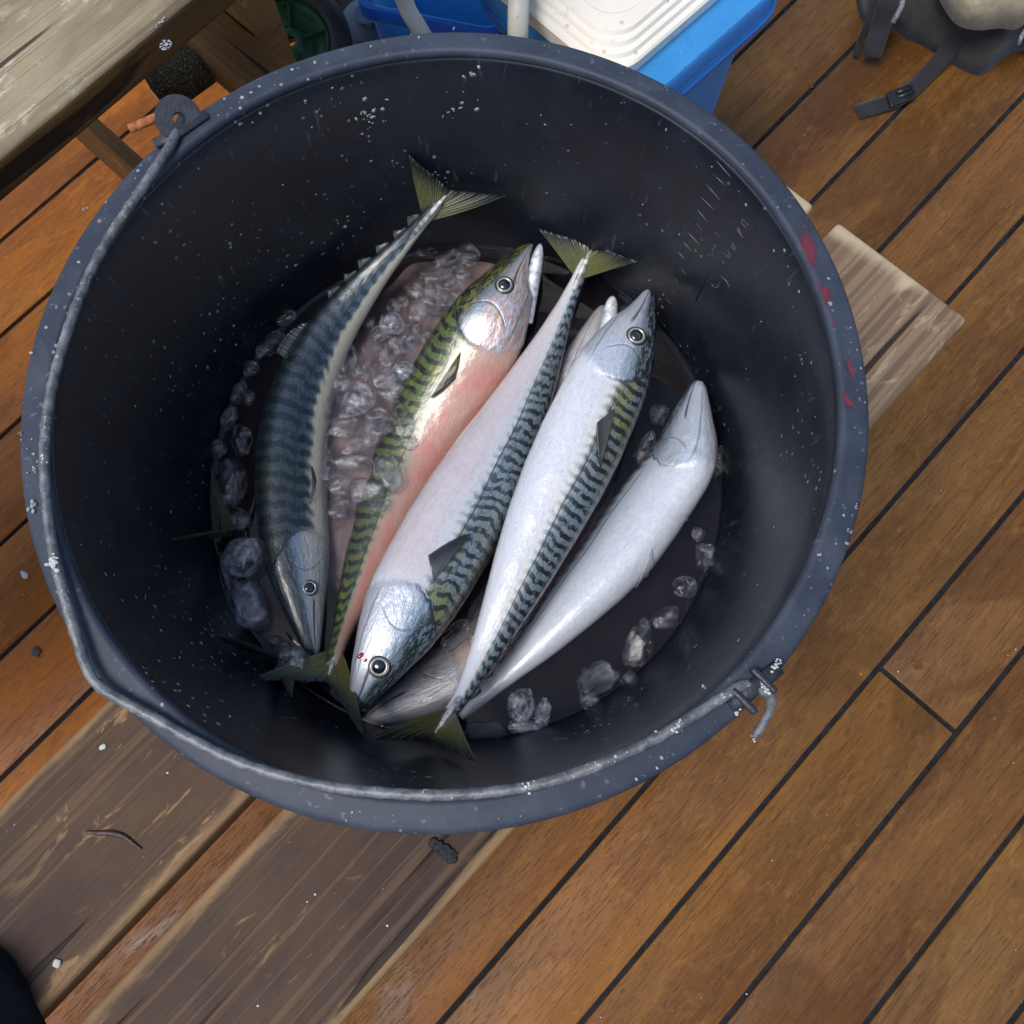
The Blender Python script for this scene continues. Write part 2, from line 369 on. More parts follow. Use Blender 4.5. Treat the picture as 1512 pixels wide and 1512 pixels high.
# ------------------------------------------------------------------ the bucket
BC = (-0.113 * 0.401, 0.408 * 0.401); RZ = 0.70; WZ = 0.553
R_OUT, R_IN, R_W = 0.200, 0.185, 0.161
SL = (R_IN - R_W) / (RZ - 0.003 - WZ)
def r_in(z): return R_IN + (z - (RZ - 0.003)) * SL
def UW(px, py, off=0.0):
    """point of the bucket's inner wall seen at a pixel, off metres in front of it"""
    d = ray(px, py); best = None
    for i in range(900):
        z = 0.72 - i * 0.0003
        p = O + d * ((z - CAM_Z) / d.z)
        if math.hypot(p.x - BC[0], p.y - BC[1]) >= r_in(z) - off and i > 68: best = p
        if best is not None and i > 68: return best
    return best
def plastic(name, base, chalk, rough, speck, wear=0.5, spec=0.5):
    m = M(name); v = m.coord()
    big = m.noise(v, 9, 4, 0.6); mid = m.noise(v, 42, 5, 0.65); fine = m.noise(v, 420, 3, 0.6)
    scr = m.noise(m.map(v, (1, 1, 0.12), rot=(0.3, 0.2, 0.5)), 260, 2, 0.5)
    c = m.mix(m.mul(m.ss(mid, 0.40, 0.72), wear), base, chalk)
    c = m.mix(m.mul(m.ss(big, 0.5, 0.75), wear * 0.8), c, chalk)
    c = m.mix(m.mul(m.ss(scr, 0.66, 0.74), 0.5), c, tuple(min(1, x * 2.2 + 0.02) for x in chalk))
    # dried splashes
    wv = m.vadd(v, m.n('VectorMath', operation='SCALE').outputs[0])
    d1 = m.vor(v, 120); k1 = m.vor(v, 120, out='Color'); r1 = m.xyz(k1)
    patch = m.noise(v, 14, 3, 0.6)
    jag = m.mul(m.noise(v, 700, 2), 0.20)
    s1 = m.mul(m.ss(m.m('ADD', d1, jag), 0.26, 0.20), m.ss(r1[0], 0.70 - 0.10 * speck, 0.74 - 0.10 * speck), m.ss(patch, 0.50, 0.66))
    d2 = m.vor(v, 290); r2 = m.xyz(m.vor(v, 290, out='Color'))
    s2 = m.mul(m.ss(d2, 0.30, 0.20), m.ss(r2[1], 0.80 - 0.12 * speck, 0.84 - 0.12 * speck), m.ss(patch, 0.50, 0.68))
    sp = m.m('MAXIMUM', s1, s2)
    c = m.mix(m.mul(sp, 0.75), c, (0.42, 0.42, 0.40))
    h = m.m('ADD', m.mul(fine, 0.25), m.m('ADD', m.mul(mid, 0.5), m.mul(sp, 0.8)))
    r = m.m('ADD', m.m('MULTIPLY_ADD', mid, 0.22, rough - 0.10), m.mul(sp, 0.3))
    return m.done(m.pbr(Base_Color=c, Roughness=r, Normal=m.bump(h, 0.22, 0.0012), Specular_IOR_Level=spec))
MAT['wall'] = plastic('black_bucket_plastic', (0.0042, 0.0062, 0.0108), (0.0115, 0.0160, 0.0260), 0.33, 0.0, 0.55)
MAT['rim'] = plastic('chalky_rim_plastic', (0.027, 0.034, 0.051), (0.052, 0.062, 0.084), 0.52, 0.0, 0.75, 0.28)
MAT['lug'] = simple('lug_plastic', (0.022, 0.025, 0.033), 0.42, 0.4, 90, 0.3)
bucket = thing('bucket', 'big black plastic bucket holding mackerel in icy water, standing on the bench', 'bucket', (BC[0], BC[1], Z_SEAT))
prof = [(0.001, 0.432), (0.10, 0.432), (r_in(0.44) - 0.004, 0.433), (r_in(0.446), 0.440)]
prof += [(r_in(z), z) for z in np.linspace(0.46, 0.685, 26)]
prof += [(R_IN + 0.0002, 0.6935), (0.1866, 0.6968), (0.1866, 0.684), (0.1895, 0.684)]
prof += [(r_in(z) + 0.0035, z) for z in np.linspace(0.67, 0.44, 20)]
prof += [(0.140, 0.425), (0.136, 0.4206), (0.001, 0.4206)]
v, f = lathe_data(prof, 160, BC)
mesh('wall', v, f, MAT['wall'], bucket)
prim = [(0.1852, 0.6962), (0.1856, 0.6988), (0.1868, 0.7003), (0.1890, 0.7000), (0.1935, 0.6990), (0.1972, 0.6988), (0.1992, 0.6978), (0.2000, 0.6958), (0.2002, 0.690), (0.2000, 0.676), (0.1986, 0.6755), (0.1983, 0.690), (0.1965, 0.6955), (0.1895, 0.6955), (0.1868, 0.695)]
v, f = lathe_data(prim, 220, BC, True)
# hand-moulded plastic: the lip is never quite true
v = [(x, y, z + 0.0006 * mnoise.noise(Vector((x * 14, y * 14, 1)))) for x, y, z in v]
rim = mesh('rim', v, f, MAT['rim'], bucket)

# graduation ticks and figures moulded in the wall
MAT['tick'] = simple('worn_raised_plastic', (0.075, 0.08, 0.088), 0.4, 0.5, 400, 0.2)
def zp(x, y): return 980 + x / 5.04, 220 + y / 5.04
ticks = [(395, 90, 495, 205), (370, 185, 455, 270), (320, 265, 415, 375), (280, 360, 375, 450), (250, 450, 325, 540), (185, 625, 270, 715),
         (145, 690, 205, 755), (115, 770, 150, 815), (375, 190, 400, 215)]
dticks = [(220, 530, 310, 630), (100, 860, 180, 950), (60, 940, 120, 1005), (20, 1020, 110, 1105), (0, 1095, 70, 1170), (240, 1130, 345, 895)]
figs = [(590, 520, 630, 570), (575, 545, 615, 590), (590, 520, 575, 545), (550, 580, 580, 630), (545, 600, 590, 660), (515, 705, 535, 750), (505, 725, 525, 755), (515, 705, 505, 725),
        (535, 750, 525, 755), (475, 755, 500, 800), (455, 780, 495, 815), (435, 830, 450, 860), (355, 1005, 372, 1028), (372, 1028, 400, 1032), (400, 1032, 412, 1012), (425, 945, 470, 985), (470, 985, 490, 1030)]
MAT['groove'] = simple('dark_moulded_plastic', (0.004, 0.004, 0.005), 0.4, 0.3, 200, 0.2)
for lst, nm, mt, rr_ in ((ticks, 'graduation_mark', MAT['tick'], 0.00032), (dticks, 'graduation_mark', MAT['groove'], 0.00042), (figs, 'graduation_figure', MAT['tick'], 0.00026)):
    for x0, y0, x1, y1 in lst:
        A, B = zp(x0, y0), zp(x1, y1)
        path = [UW(A[0] + (B[0] - A[0]) * t, A[1] + (B[1] - A[1]) * t, 0.0001) for t in (0, 0.33, 0.66, 1)]
        tube(nm, path, rr_, mt, bucket, 6)

# dried specks stuck to wall and rim
MAT['speck'] = simple('dried_speck', (0.27, 0.27, 0.26), 0.75, 0.45, 500, 0.3)
bm = bmesh.new(); rs = random.Random(3)
clusters = [((545, 172), 16, 30), ((675, 155), 14, 22), ((697, 113), 8, 10), ((500, 165), 30, 16), ((600, 150), 60, 26), ((740, 180), 90, 40), ((860, 200), 90, 40), ((900, 290), 70, 30),
            ((480, 300), 90, 34), ((360, 230), 80, 26), ((260, 330), 70, 26), ((200, 430), 60, 26), ((140, 540), 40, 20), ((230, 560), 70, 30), ((160, 660), 45, 24), ((240, 760), 55, 30),
            ((130, 780), 20, 14), ((200, 860), 45, 22), ((290, 950), 60, 30), ((250, 900), 50, 16), ((340, 1040), 60, 24), ((430, 1060), 45, 16), ((1040, 330), 60, 20), ((1090, 480), 60, 24),
            ((1150, 560), 40, 20), ((1180, 720), 40, 20), ((1130, 860), 50, 26), ((1060, 960), 50, 22), ((960, 1040), 60, 16), ((1000, 250), 60, 18)]
for (cx, cy), sp, n in clusters:
    for i in range(int(n * 0.85)):
        px, py = rs.gauss(cx, sp), rs.gauss(cy, sp * 0.8)
        p = UW(px, py)
        if p is None or p.z > 0.692 or p.z < WZ + 0.004: continue
        nrm = Vector((BC[0] - p.x, BC[1] - p.y, 0)).normalized(); nrm.z = SL; nrm.normalize()
        tz = Vector((0, 0, 1)) - nrm * nrm.z; tz.normalize(); tx = tz.cross(nrm)
        s = 0.00024 + 0.00052 * rs.random() ** 3.0 * (1.8 if sp < 20 else 1.0) + (rs.random() ** 2 * .0009 if sp <= 16 and cy < 200 else 0)
        mx = Matrix((tx, tz, nrm)).transposed().to_4x4(); mx.translation = p
        bmesh.ops.create_icosphere(bm, subdivisions=1, radius=1, matrix=mx @ Matrix.Rotation(rs.uniform(0, 6), 4, 'Z') @ Matrix.Diagonal((s * rs.uniform(0.6, 1.2), s * rs.uniform(0.8, 2.2), s * 0.35, 1)))
for i in range(150):
    a = rs.uniform(0, 6.283); r = rs.uniform(0.1875, 0.1985)
    if rs.random() < 0.5: a = rs.choice([2.7, 3.0, 3.3, 3.6, 4.1, 4.6, 5.2, 5.9, 0.0, 1.0, 1.7]) + rs.gauss(0, 0.06)
    s = 0.00025 + 0.00075 * rs.random() ** 4
    bmesh.ops.create_icosphere(bm, subdivisions=1, radius=1, matrix=Matrix.Translation((BC[0] + r * math.cos(a), BC[1] + r * math.sin(a), 0.6993)) @ Matrix.Rotation(a, 4, 'Z') @ Matrix.Diagonal((s * rs.uniform(0.6, 1.6), s, s * 0.45, 1)))
for px, py, s in ((47, 742, 0.0028), (50, 690, 0.0017), (125, 310, 0.0013), (1263, 748, 0.0010), (1243, 745, 0.0014), (1235, 720, 0.0010), (1253, 783, 0.0009), (1193, 866, 0.001), (30, 640, 0.0009), (213, 1015, 0.0012), (670, 42, 0.0009), (1040, 1015, 0.001)):
    p = U(px, py, 0.6994)
    for j in range(5):
        bmesh.ops.create_icosphere(bm, subdivisions=1, radius=1, matrix=Matrix.Translation((p.x + rs.gauss(0, s * 0.5), p.y + rs.gauss(0, s * 0.7), p.z)) @ Matrix.Diagonal((s * 0.4, s * 0.5, s * 0.22, 1)))
ob = from_bm('dried_speck', bm, MAT['speck'], bucket); ob['kind'] = 'stuff'

# red stains on the rim: thin dried films
m = M('dried_red_film'); v = m.coord(); n1 = m.noise(v, 260, 4, 0.6)
fc = m.n('Attribute', attribute_name='edge').outputs['Fac']
al = m.mul(m.ss(m.m('ADD', fc, m.m('MULTIPLY_ADD', n1, 0.9, -0.45)), 0.10, 0.75), 0.85)
sh = m.pbr(Base_Color=m.mix(n1, (0.19, 0.022, 0.032), (0.12, 0.018, 0.045)), Roughness=0.4, Alpha=al)
MAT['film'] = m.done(sh)
def film(name, px_poly, z, parent, n=7):
    P = [U(x, y, z) for x, y in px_poly]; k = len(P)
    P2 = catmull([*P, P[0]], 40)[0][:-1]; k = len(P2)
    c = sum(P2, Vector()) / k
    vs, fs, at = [c], [], [1.0]
    for r in range(1, n + 1):
        for p in P2: vs.append(c.lerp(p, r / n)); at.append(1 - r / n)
    for i in range(k):
        j = (i + 1) % k; fs.append((0, 1 + i, 1 + j))
        for r in range(n - 1): fs.append((1 + r * k + i, 1 + (r + 1) * k + i, 1 + (r + 1) * k + j, 1 + r * k + j))
    ob = mesh(name, vs, fs, MAT['film'], parent)
    a = ob.data.attributes.new('edge', 'FLOAT', 'POINT'); a.data.foreach_set('value', at)
    return ob
for poly in ([(1172, 340), (1187, 326), (1197, 345), (1212, 362), (1210, 385), (1204, 410), (1192, 395), (1178, 368)], [(1198, 405), (1212, 418), (1228, 424), (1230, 445), (1222, 460), (1212, 440)],
             [(1245, 520), (1256, 528), (1264, 550), (1266, 568), (1256, 560), (1250, 540)], [(1237, 575), (1248, 576), (1258, 590), (1268, 606), (1252, 602), (1242, 592)], [(1226, 474), (1234, 474), (1234, 483), (1227, 483)]):
    film('red_stain', poly, 0.70035, bucket)
# bail handle, lugs and bolt
MAT['galv'] = None
m = M('galvanised_rod'); v = m.coord(); n1 = m.noise(v, 120, 5, 0.7); n2 = m.noise(v, 600, 3, 0.6); n3 = m.noise(v, 35, 3)
c = m.mix(m.ss(n1, 0.35, 0.65), (0.075, 0.082, 0.092), (0.19, 0.195, 0.20))
c = m.mix(m.mul(m.ss(n2, 0.58, 0.70), m.ss(n3, 0.42, 0.62)), c, (0.55, 0.54, 0.50))
c = m.mix(m.mul(m.ss(n3, 0.60, 0.75), 0.6), c, (0.20, 0.15, 0.09))
MAT['galv'] = m.done(m.pbr(Base_Color=c, Metallic=0.35, Roughness=m.m('MULTIPLY_ADD', n1, 0.3, 0.36), Normal=m.bump(m.m('ADD', n2, n1), 0.25, 0.0006)))
MAT['rust'] = simple('orange_rust', (0.30, 0.095, 0.030), 0.8, 0.55, 260, 0.8)
MAT['crust'] = simple('white_crust', (0.55, 0.55, 0.53), 0.85, 0.3, 500, 0.7)
bp = [(270, 172, .697), (264, 188, .700), (252, 213, .7035), (235, 240, .7045), (205, 285, .7045), (160, 352, .7045), (125, 420, .7045), (97, 497, .7045), (77, 570, .7045), (67, 640, .7045), (66, 700, .7045), (71, 765, .7045), (82, 830, .7045),
      (98, 890, .7045), (116, 950, .7045), (131, 992, .7045), (155, 1020, .7045), (215, 1053, .7045), (280, 1090, .7045), (340, 1120, .7045), (400, 1141, .7045), (480, 1160, .7045), (560, 1170, .7045), (640, 1174, .7045), (720, 1170, .7045),
      (800, 1157, .7045), (880, 1131, .7045), (950, 1100, .7045), (1010, 1066, .7045), (1060, 1034, .704), (1092, 1014, .702), (1108, 1010, .699)]
path, blen = catmull([U(x, y, z) for x, y, z in bp], 420)
# a twisted rod: a slightly flattened section that turns along the length
vs, fs = [], []
seg = 14
for i, p in enumerate(path):
    t = (path[min(i + 1, 419)] - path[max(i - 1, 0)]).normalized(); s = t.cross(Vector((0, 0, 1))).normalized(); q = s.cross(t)
    for k in range(seg):
        a = 2 * math.pi * k / seg
        ph = i / 419 * blen / 0.020 * 2 * math.pi
        tw = ((a * 1 - ph) % (math.pi)) / math.pi
        r = 0.0023 + 0.00028 * (1 if tw < 0.16 else 0) + 0.00015 * mnoise.noise(p * 150)
        vs.append(p + s * r * math.cos(a) + q * r * math.sin(a))
for i in range(419):
    for k in range(seg):
        fs.append((i * seg + k, i * seg + (k + 1) % seg, (i + 1) * seg + (k + 1) % seg, (i + 1) * seg + k))
fs += [tuple(range(seg)), tuple(419 * seg + k for k in range(seg))]
bail = mesh('handle', vs, fs, MAT['galv'], bucket)
bm = bmesh.new()
for px, py, n, sp in ((82, 832, 22, 7), (66, 680, 6, 10), (1000, 1072, 12, 14), (780, 1160, 9, 6), (900, 1122, 5, 20)):
    for i in range(n):
        j = min(range(420), key=lambda k: (path[k] - U(px, py, .7045)).length)
        j = max(0, min(419, j + int(rs.gauss(0, sp / 6)))); p = path[j]; s = rs.uniform(0.0003, 0.0009) * (1.7 if px == 82 else 1)
        bmesh.ops.create_icosphere(bm, subdivisions=1, radius=1, matrix=Matrix.Translation((p.x + rs.gauss(0, .0011), p.y + rs.gauss(0, .0011), p.z + 0.0024)) @ Matrix.Diagonal((s, s * rs.uniform(.6, 1), s * .5, 1)))
ob = from_bm('crust', bm, MAT['crust'], bail); ob['kind'] = 'stuff'
# left lug: a D shaped plate tilted on the rim
def lug(px, py, z, tang, size, nrm):
    """D plate: straight side along tang, bulging to the other side, with a hole"""
    c = U(px, py, z); n = nrm.normalized(); t = (tang - n * tang.dot(n)).normalized(); o_ = n.cross(t)
    if o_.dot(c - Vector((BC[0], BC[1], z))) < 0: o_ = -o_
    ring_o, ring_i = [], []
    N = 40
    for i in range(N):
        a = 2 * math.pi * i / N
        x, y = math.cos(a), math.sin(a)
        if y < -0.42: k = -0.42 / y; x, y = x * k, y * k; x = math.copysign(min(abs(x) * 1.0, 1), x)
        ring_o.append(c + t * (x * size) + o_ * (y * size))
        ring_i.append(c + t * (math.cos(a) * size * 0.26 ) + o_ * (math.sin(a) * size * 0.26 ))
    th = n * 0.0042; vs = []
    for rg in (ring_o, ring_i):
        for sgn in (-0.5, 0.5): vs += [p + th * sgn for p in rg]
    fs = []
    for i in range(N):
        j = (i + 1) % N
        fs += [(i, j, N + j, N + i), (2 * N + i, 2 * N + j, 3 * N + j, 3 * N + i), (i, j, 2 * N + j, 2 * N + i), (N + i, N + j, 3 * N + j, 3 * N + i)]
    return mesh('lug', vs, fs, MAT['lug'], bucket, False), c
cL = U(265, 178, 0.703); radL = Vector((cL.x - BC[0], cL.y - BC[1], 0)).normalized(); tanL = Vector((-radL.y, radL.x, 0))
lug(264, 176, 0.703, tanL, 0.0115, Vector((0, 0, 1)) * 0.85 - radL * 0.55)
tube('lug_flange', [U(228, 212, .7004), U(262, 197, .7008), U(305, 168, .7004)], 0.003, MAT['lug'], bucket, 10, 0.5)
tube('bolt', [U(252, 168, .700), U(225, 176, .699), U(192, 190, .697)], 0.0024, MAT['rust'], bucket, 12)
# right clamp: a worn hollow block and the hooked end of the rod
pr = U(1112, 1020, 0.7022); radR = Vector((pr.x - BC[0], pr.y - BC[1], 0)).normalized()
aR = math.atan2(radR.y, radR.x)
for sg in (-1, 1):
    c = pr + Vector((-radR.y, radR.x, 0)) * 0.0062 * sg
    timber('lug', (c.x, c.y, 0.7025), aR, 0.014, 0.003, 0.006, MAT['lug'], bucket, 0.0012)
tube('lug_flange', [U(1078, 1043, .7012), U(1105, 1022, .7018), U(1150, 985, .7012)], 0.0034, MAT['lug'], bucket, 10, 0.6)
hook, _ = catmull([U(1100, 1012, .701), U(1122, 1018, .701), U(1136, 1027, .700), U(1138, 1044, .697), U(1128, 1066, .693), U(1114, 1088, .689)], 40)
tube('hook', hook, lambda t: 0.0025 - 0.0007 * t, MAT['galv'], bucket, 12)
bm = bmesh.new()
for px, py, z, s in ((1114, 1089, .690, .0013), (1132, 1018, .7035, .0020), (1142, 985, .7035, .0018), (1150, 975, .703, .0012), (1125, 1012, .7035, .0012), (1118, 1082, .691, .0008), (1088, 1050, .7015, .0014)):
    p = U(px, py, z)
    for j in range(7): bmesh.ops.create_icosphere(bm, subdivisions=1, radius=1, matrix=Matrix.Translation((p.x + rs.gauss(0, s * .5), p.y + rs.gauss(0, s * .5), p.z + rs.gauss(0, s * .2))) @ Matrix.Diagonal((s * .5, s * .4, s * .3, 1)))
ob = from_bm('crust', bm, MAT['crust'], bucket); ob['kind'] = 'stuff'

# ------------------------------------------------------------------ the meltwater
vs, fs = [], []
NR, NS = 46, 160
def wr(z): return r_in(z) + 0.0008
for i in range(NR + 1):
    q = i / NR
    for k in range(NS):
        a = 2 * math.pi * k / NS
        r = max(wr(WZ) * q, 0.0005); x, y = BC[0] + r * math.cos(a), BC[1] + r * math.sin(a)
        edge = wr(WZ) - r
        z = WZ + 0.0022 * math.exp(-edge / 0.0022) + 0.0006 * mnoise.noise(Vector((x * 60, y * 60, 3))) + 0.0002 * mnoise.noise(Vector((x * 180, y * 180, 7)))
        vs.append((x, y, z))
for i in range(NR):
    for k in range(NS): fs.append((i * NS + k, (i + 1) * NS + k, (i + 1) * NS + (k + 1) % NS, i * NS + (k + 1) % NS))
b0 = len(vs)
for z in np.linspace(WZ - 0.002, 0.4345, 8):
    r = wr(z) if z > 0.436 else wr(z) - 0.004
    for k in range(NS):
        a = 2 * math.pi * k / NS; vs.append((BC[0] + r * math.cos(a), BC[1] + r * math.sin(a), z))
prev = NR * NS
for j in range(8):
    cur = b0 + j * NS
    for k in range(NS): fs.append((prev + k, cur + k, cur + (k + 1) % NS, prev + (k + 1) % NS))
    prev = cur
fs.append(tuple(prev + k for k in range(NS))); fs.append(tuple(range(NS)))
m = M('pink_meltwater')
lw = m.n('Fresnel'); lw.inputs[0].default_value = 1.33
tr = m.n('BsdfTransparent'); tr.inputs[0].default_value = (1, 1, 1, 1)
gl = m.n('BsdfGlossy'); gl.inputs['Roughness'].default_value = 0.03; gl.inputs['Color'].default_value = (1, 1, 1, 1)
mx = m.n('MixShader'); m.put(mx.inputs[0], lw.outputs[0]); m.t.links.new(tr.outputs[0], mx.inputs[1]); m.t.links.new(gl.outputs[0], mx.inputs[2])
vol = m.n('VolumePrincipled'); vol.inputs['Color'].default_value = (0.15, 0.110, 0.135, 1); vol.inputs['Density'].default_value = 14
vol.inputs['Anisotropy'].default_value = 0.2
MAT['water'] = m.done(mx.outputs[0], vol.outputs[0])
water = mesh('meltwater', vs, fs, MAT['water'])
tag(water, 'murky pink meltwater filling the bottom of the black bucket around the fish', 'water', kind='stuff')

# ------------------------------------------------------------------ mackerel
PROF = np.array([  # u, dorsal, ventral half depth, half width (all as a share of the length)
    (0.000, .0085, .0080, .0065), (0.012, .0175, .0165, .0120), (0.035, .0255, .0255, .0175), (0.07, .0370, .0390, .0255), (0.10, .0450, .0485, .0315),
    (0.14, .0565, .0620, .0390), (0.18, .0645, .0720, .0445), (0.22, .0700, .0780, .0480), (0.28, .0745, .0815, .0520), (0.36, .0765, .0830, .0545),
    (0.45, .0740, .0800, .0540), (0.55, .0665, .0705, .0490), (0.65, .0550, .0565, .0405), (0.75, .0405, .0405, .0300), (0.83, .0275, .0270, .0200),
    (0.90, .0178, .0168, .0140), (0.95, .0132, .0122, .0120), (0.98, .0122, .0112, .0095), (1.0, .0105, .0095, .0060)])
def fish_skin(name, bar, gap_a, gap_b, flank, belly, nbar, warp, edge_t, pink=0.0, fade=0.12, sheen=0.0, seed=0.0, bw=0.0, dorsal_dark=0.6, glo=-0.45, green_to=0.36):
    m = M(name)
    fc = m.n('Attribute', attribute_name='fc').outputs['Vector']
    u, t, s = m.xyz(fc)[0:3]
    f3 = m.map(fc, (1, 0.17, 0.12), (seed, seed * 0.7, 0))       # about isotropic, one unit = the length
    w1 = m.noise(f3, 16, 2, 0.5); w2 = m.noise(m.map(f3, (1, 1.3, 1)), 25, 2, 0.5); fine = m.noise(f3, 330, 3, 0.6); w3 = m.noise(f3, 9, 3, 0.6)
    mott = m.noise(f3, 70, 5, 0.65)
    # wavy bars
    ph = m.m('ADD', m.mul(u, nbar * 6.2832), m.m('ADD', m.m('MULTIPLY', m.m('SUBTRACT', w1, 0.5), 9.0 * warp), m.m('ADD', m.m('MULTIPLY', m.m('SUBTRACT', w2, 0.5), 7.0 * warp), m.m('MULTIPLY', t, -3.2))))
    ph = m.m('ADD', ph, m.m('MULTIPLY', m.m('SINE', m.m('MULTIPLY', t, 9.0)), 0.55))
    sn = m.m('SINE', ph)
    bars = m.ss(m.m('ADD', sn, m.m('MULTIPLY_ADD', mott, 0.22, -0.11 + bw)), -0.25, 0.45)
    brk = m.noise(m.map(f3, (1, 0.8, 1)), 34, 3, 0.6); bars = m.m('MULTIPLY', bars, m.ss(brk, 0.30, 0.46))
    link_ = m.mul(m.ss(m.m('ABSOLUTE', m.m('SUBTRACT', m.noise(f3, 27, 2, 0.5, 0.6), 0.5)), 0.030, 0.012), 0.55); bars = m.m('MAXIMUM', bars, link_)
    # the bars thin out downwards
    tj = m.m('ADD', t, m.m('ADD', m.m('MULTIPLY', m.m('SUBTRACT', w1, 0.5), 0.34), m.m('MULTIPLY', sn, 0.05)))
    back = m.ss(tj, edge_t - fade, edge_t + fade)
    between = m.mix(m.mul(m.ss(w3, 0.36, 0.56), m.ss(u, green_to + 0.12, green_to - 0.06)), gap_a, gap_b)
    between = m.mix(m.ss(t, 0.15, edge_t), between, flank) if edge_t < 0.15 else between
    between = m.mix(m.mul(m.ss(mott, 0.45, 0.7), 0.4), between, tuple(x * 0.5 for x in gap_a))
    bk = m.m('MULTIPLY_ADD', m.ss(t, edge_t - 0.1, edge_t + 0.35), 0.45, 0.50)
    upper = m.mix(m.mul(bars, bk), between, bar)
    upper = m.mix(m.mul(m.ss(t, 0.72, 0.97), dorsal_dark), upper, tuple(x * 0.9 for x in bar))
    bel = m.mix(m.ss(mott, 0.35, 0.7), belly, tuple(x * 0.86 for x in belly))
    low = m.mix(m.ss(m.m('ADD', t, m.m('MULTIPLY_ADD', w3, 0.5, -0.25)), -0.35, 0.15), bel, flank)
    # small grey flecks low on the flank
    fl = m.vor(m.map(f3, (1, 1.5, 1)), 105); fr = m.xyz(m.vor(m.map(f3, (1, 1.5, 1)), 105, out='Color'))[0]
    fleck = m.mul(m.ss(fl, 0.30, 0.14), m.ss(fr, 0.66, 0.7), m.ss(t, -0.42, -0.22), m.ss(t, 0.12, -0.02), m.ss(u, 0.24, 0.30))
    low = m.mix(m.mul(fleck, 0.55), low, (0.12, 0.14, 0.15))
    if pink:
        pk = m.mul(m.ss(m.m('ADD', t, m.m('MULTIPLY_ADD', w3, 0.9, -0.45)), 0.12, -0.35), m.ss(u, 0.20, 0.28), m.ss(u, 0.98, 0.85))
        low = m.mix(m.mul(pk, pink), low, m.mix(m.ss(w1, 0.35, 0.65), (0.50, 0.190, 0.150), (0.47, 0.265, 0.20)))
    c = m.mix(back, low, upper)
    # lateral line
    ll = m.m('ABSOLUTE', m.m('SUBTRACT', t, m.m('ADD', m.m('MULTIPLY', m.m('SUBTRACT', 1.0, u), 0.16), m.m('MULTIPLY_ADD', m.m('SINE', m.mul(u, 34)), 0.018, 0.10))))
    lat = m.mul(m.ss(ll, 0.030, 0.010), m.ss(u, 0.25, 0.29), m.ss(u, 0.97, 0.9))
    c = m.mix(m.mul(lat, 0.72), c, tuple(x * 0.9 for x in bar))
    # head: silver cheek, dark crown, gill cover edge
    jag = m.m('MULTIPLY_ADD', w2, 0.022, -0.011)
    ug = m.m('ADD', u, m.m('ADD', m.m('MULTIPLY', m.m('MULTIPLY', t, t), 0.052), m.m('MULTIPLY_ADD', t, 0.012, jag)))
    head = m.ss(ug, 0.240, 0.218)
    crown = m.ss(m.m('ADD', t, m.m('ADD', m.m('MULTIPLY', m.m('SUBTRACT', mott, 0.5), 0.5), m.m('MULTIPLY', m.m('SUBTRACT', u, 0.1), -0.9))), 0.16, 0.46)
    cheek = m.mix(m.ss(mott, 0.36, 0.66), tuple(x * 0.97 for x in belly), (0.50, 0.55, 0.64))
    cheek = m.mix(m.mul(m.ss(m.noise(f3, 44, 4, 0.7), 0.52, 0.70), 0.55), cheek, (0.30, 0.42, 0.46))
    cheek = m.mix(m.mul(m.ss(m.noise(f3, 52, 3, 0.7, 1.0), 0.58, 0.70), 0.35), cheek, (0.62, 0.44, 0.50))
    cheek = m.mix(m.mul(m.ss(m.noise(f3, 130, 3, 0.7), 0.60, 0.72), 0.55), cheek, (0.16, 0.18, 0.21))
    cheek = m.mix(m.mul(m.ss(m.m('ADD', t, m.m('MULTIPLY_ADD', mott, 0.6, -0.3)), -0.15, 0.30), 0.75), cheek, (0.10, 0.19, 0.27))
    crn = m.mix(m.mul(m.ss(m.noise(f3, 60, 2, 0.5, 1.0), 0.5, 0.56), 0.8), bar, tuple(x * 0.75 for x in gap_a))
    hc = m.mix(crown, cheek, crn)
    c = m.mix(head, c, hc)
    gl = m.mul(m.ss(m.m('ABSOLUTE', m.m('SUBTRACT', ug, 0.2300)), 0.0055, 0.0010), m.ss(m.m('ADD', t, m.m('MULTIPLY', m.m('SUBTRACT', mott, 0.5), 0.8)), glo, glo + 0.8))
    c = m.mix(m.mul(gl, 0.80), c, (0.012, 0.02, 0.035))
    up = m.m('ADD', u, m.m('MULTIPLY', m.m('MULTIPLY', t, t), -0.075))
    pre = m.mul(m.ss(m.m('ABSOLUTE', m.m('SUBTRACT', up, 0.152)), 0.0036, 0.0008), m.ss(m.m('ABSOLUTE', t), 0.62, 0.45))
    c = m.mix(m.mul(pre, 0.40), c, (0.05, 0.07, 0.10))
    jaw = m.m('ABSOLUTE', m.m('SUBTRACT', m.m('ADD', t, 0.22), m.m('MULTIPLY', m.m('SUBTRACT', 0.09, u), 2.2)))
    jl = m.mul(m.ss(jaw, 0.085, 0.030), m.ss(u, 0.105, 0.090))
    c = m.mix(m.mul(jl, 0.8), c, (0.02, 0.025, 0.035))
    th = m.mul(m.ss(m.m('ABSOLUTE', m.m('ADD', t, m.m('MULTIPLY_ADD', u, -0.9, 0.90))), 0.035, 0.008), m.ss(u, 0.21, 0.17), m.ss(u, 0.01, 0.03))
    c = m.mix(m.mul(th, 0.6), c, (0.10, 0.12, 0.15))
    pad = m.noise(m.map(f3, (0.5, 2.2, 1)), 30, 5, 0.7); c = m.mix(m.mul(m.ss(pad, 0.50, 0.75), m.inv(back), 0.30), c, tuple(x * 0.55 for x in belly))
    met = m.m('ADD', m.mul(head, m.inv(crown), 0.42), m.mul(m.inv(head), m.mul(back, 0.18 + sheen)))
    scl = m.vor(m.map(f3, (1, 1, 1)), 240)
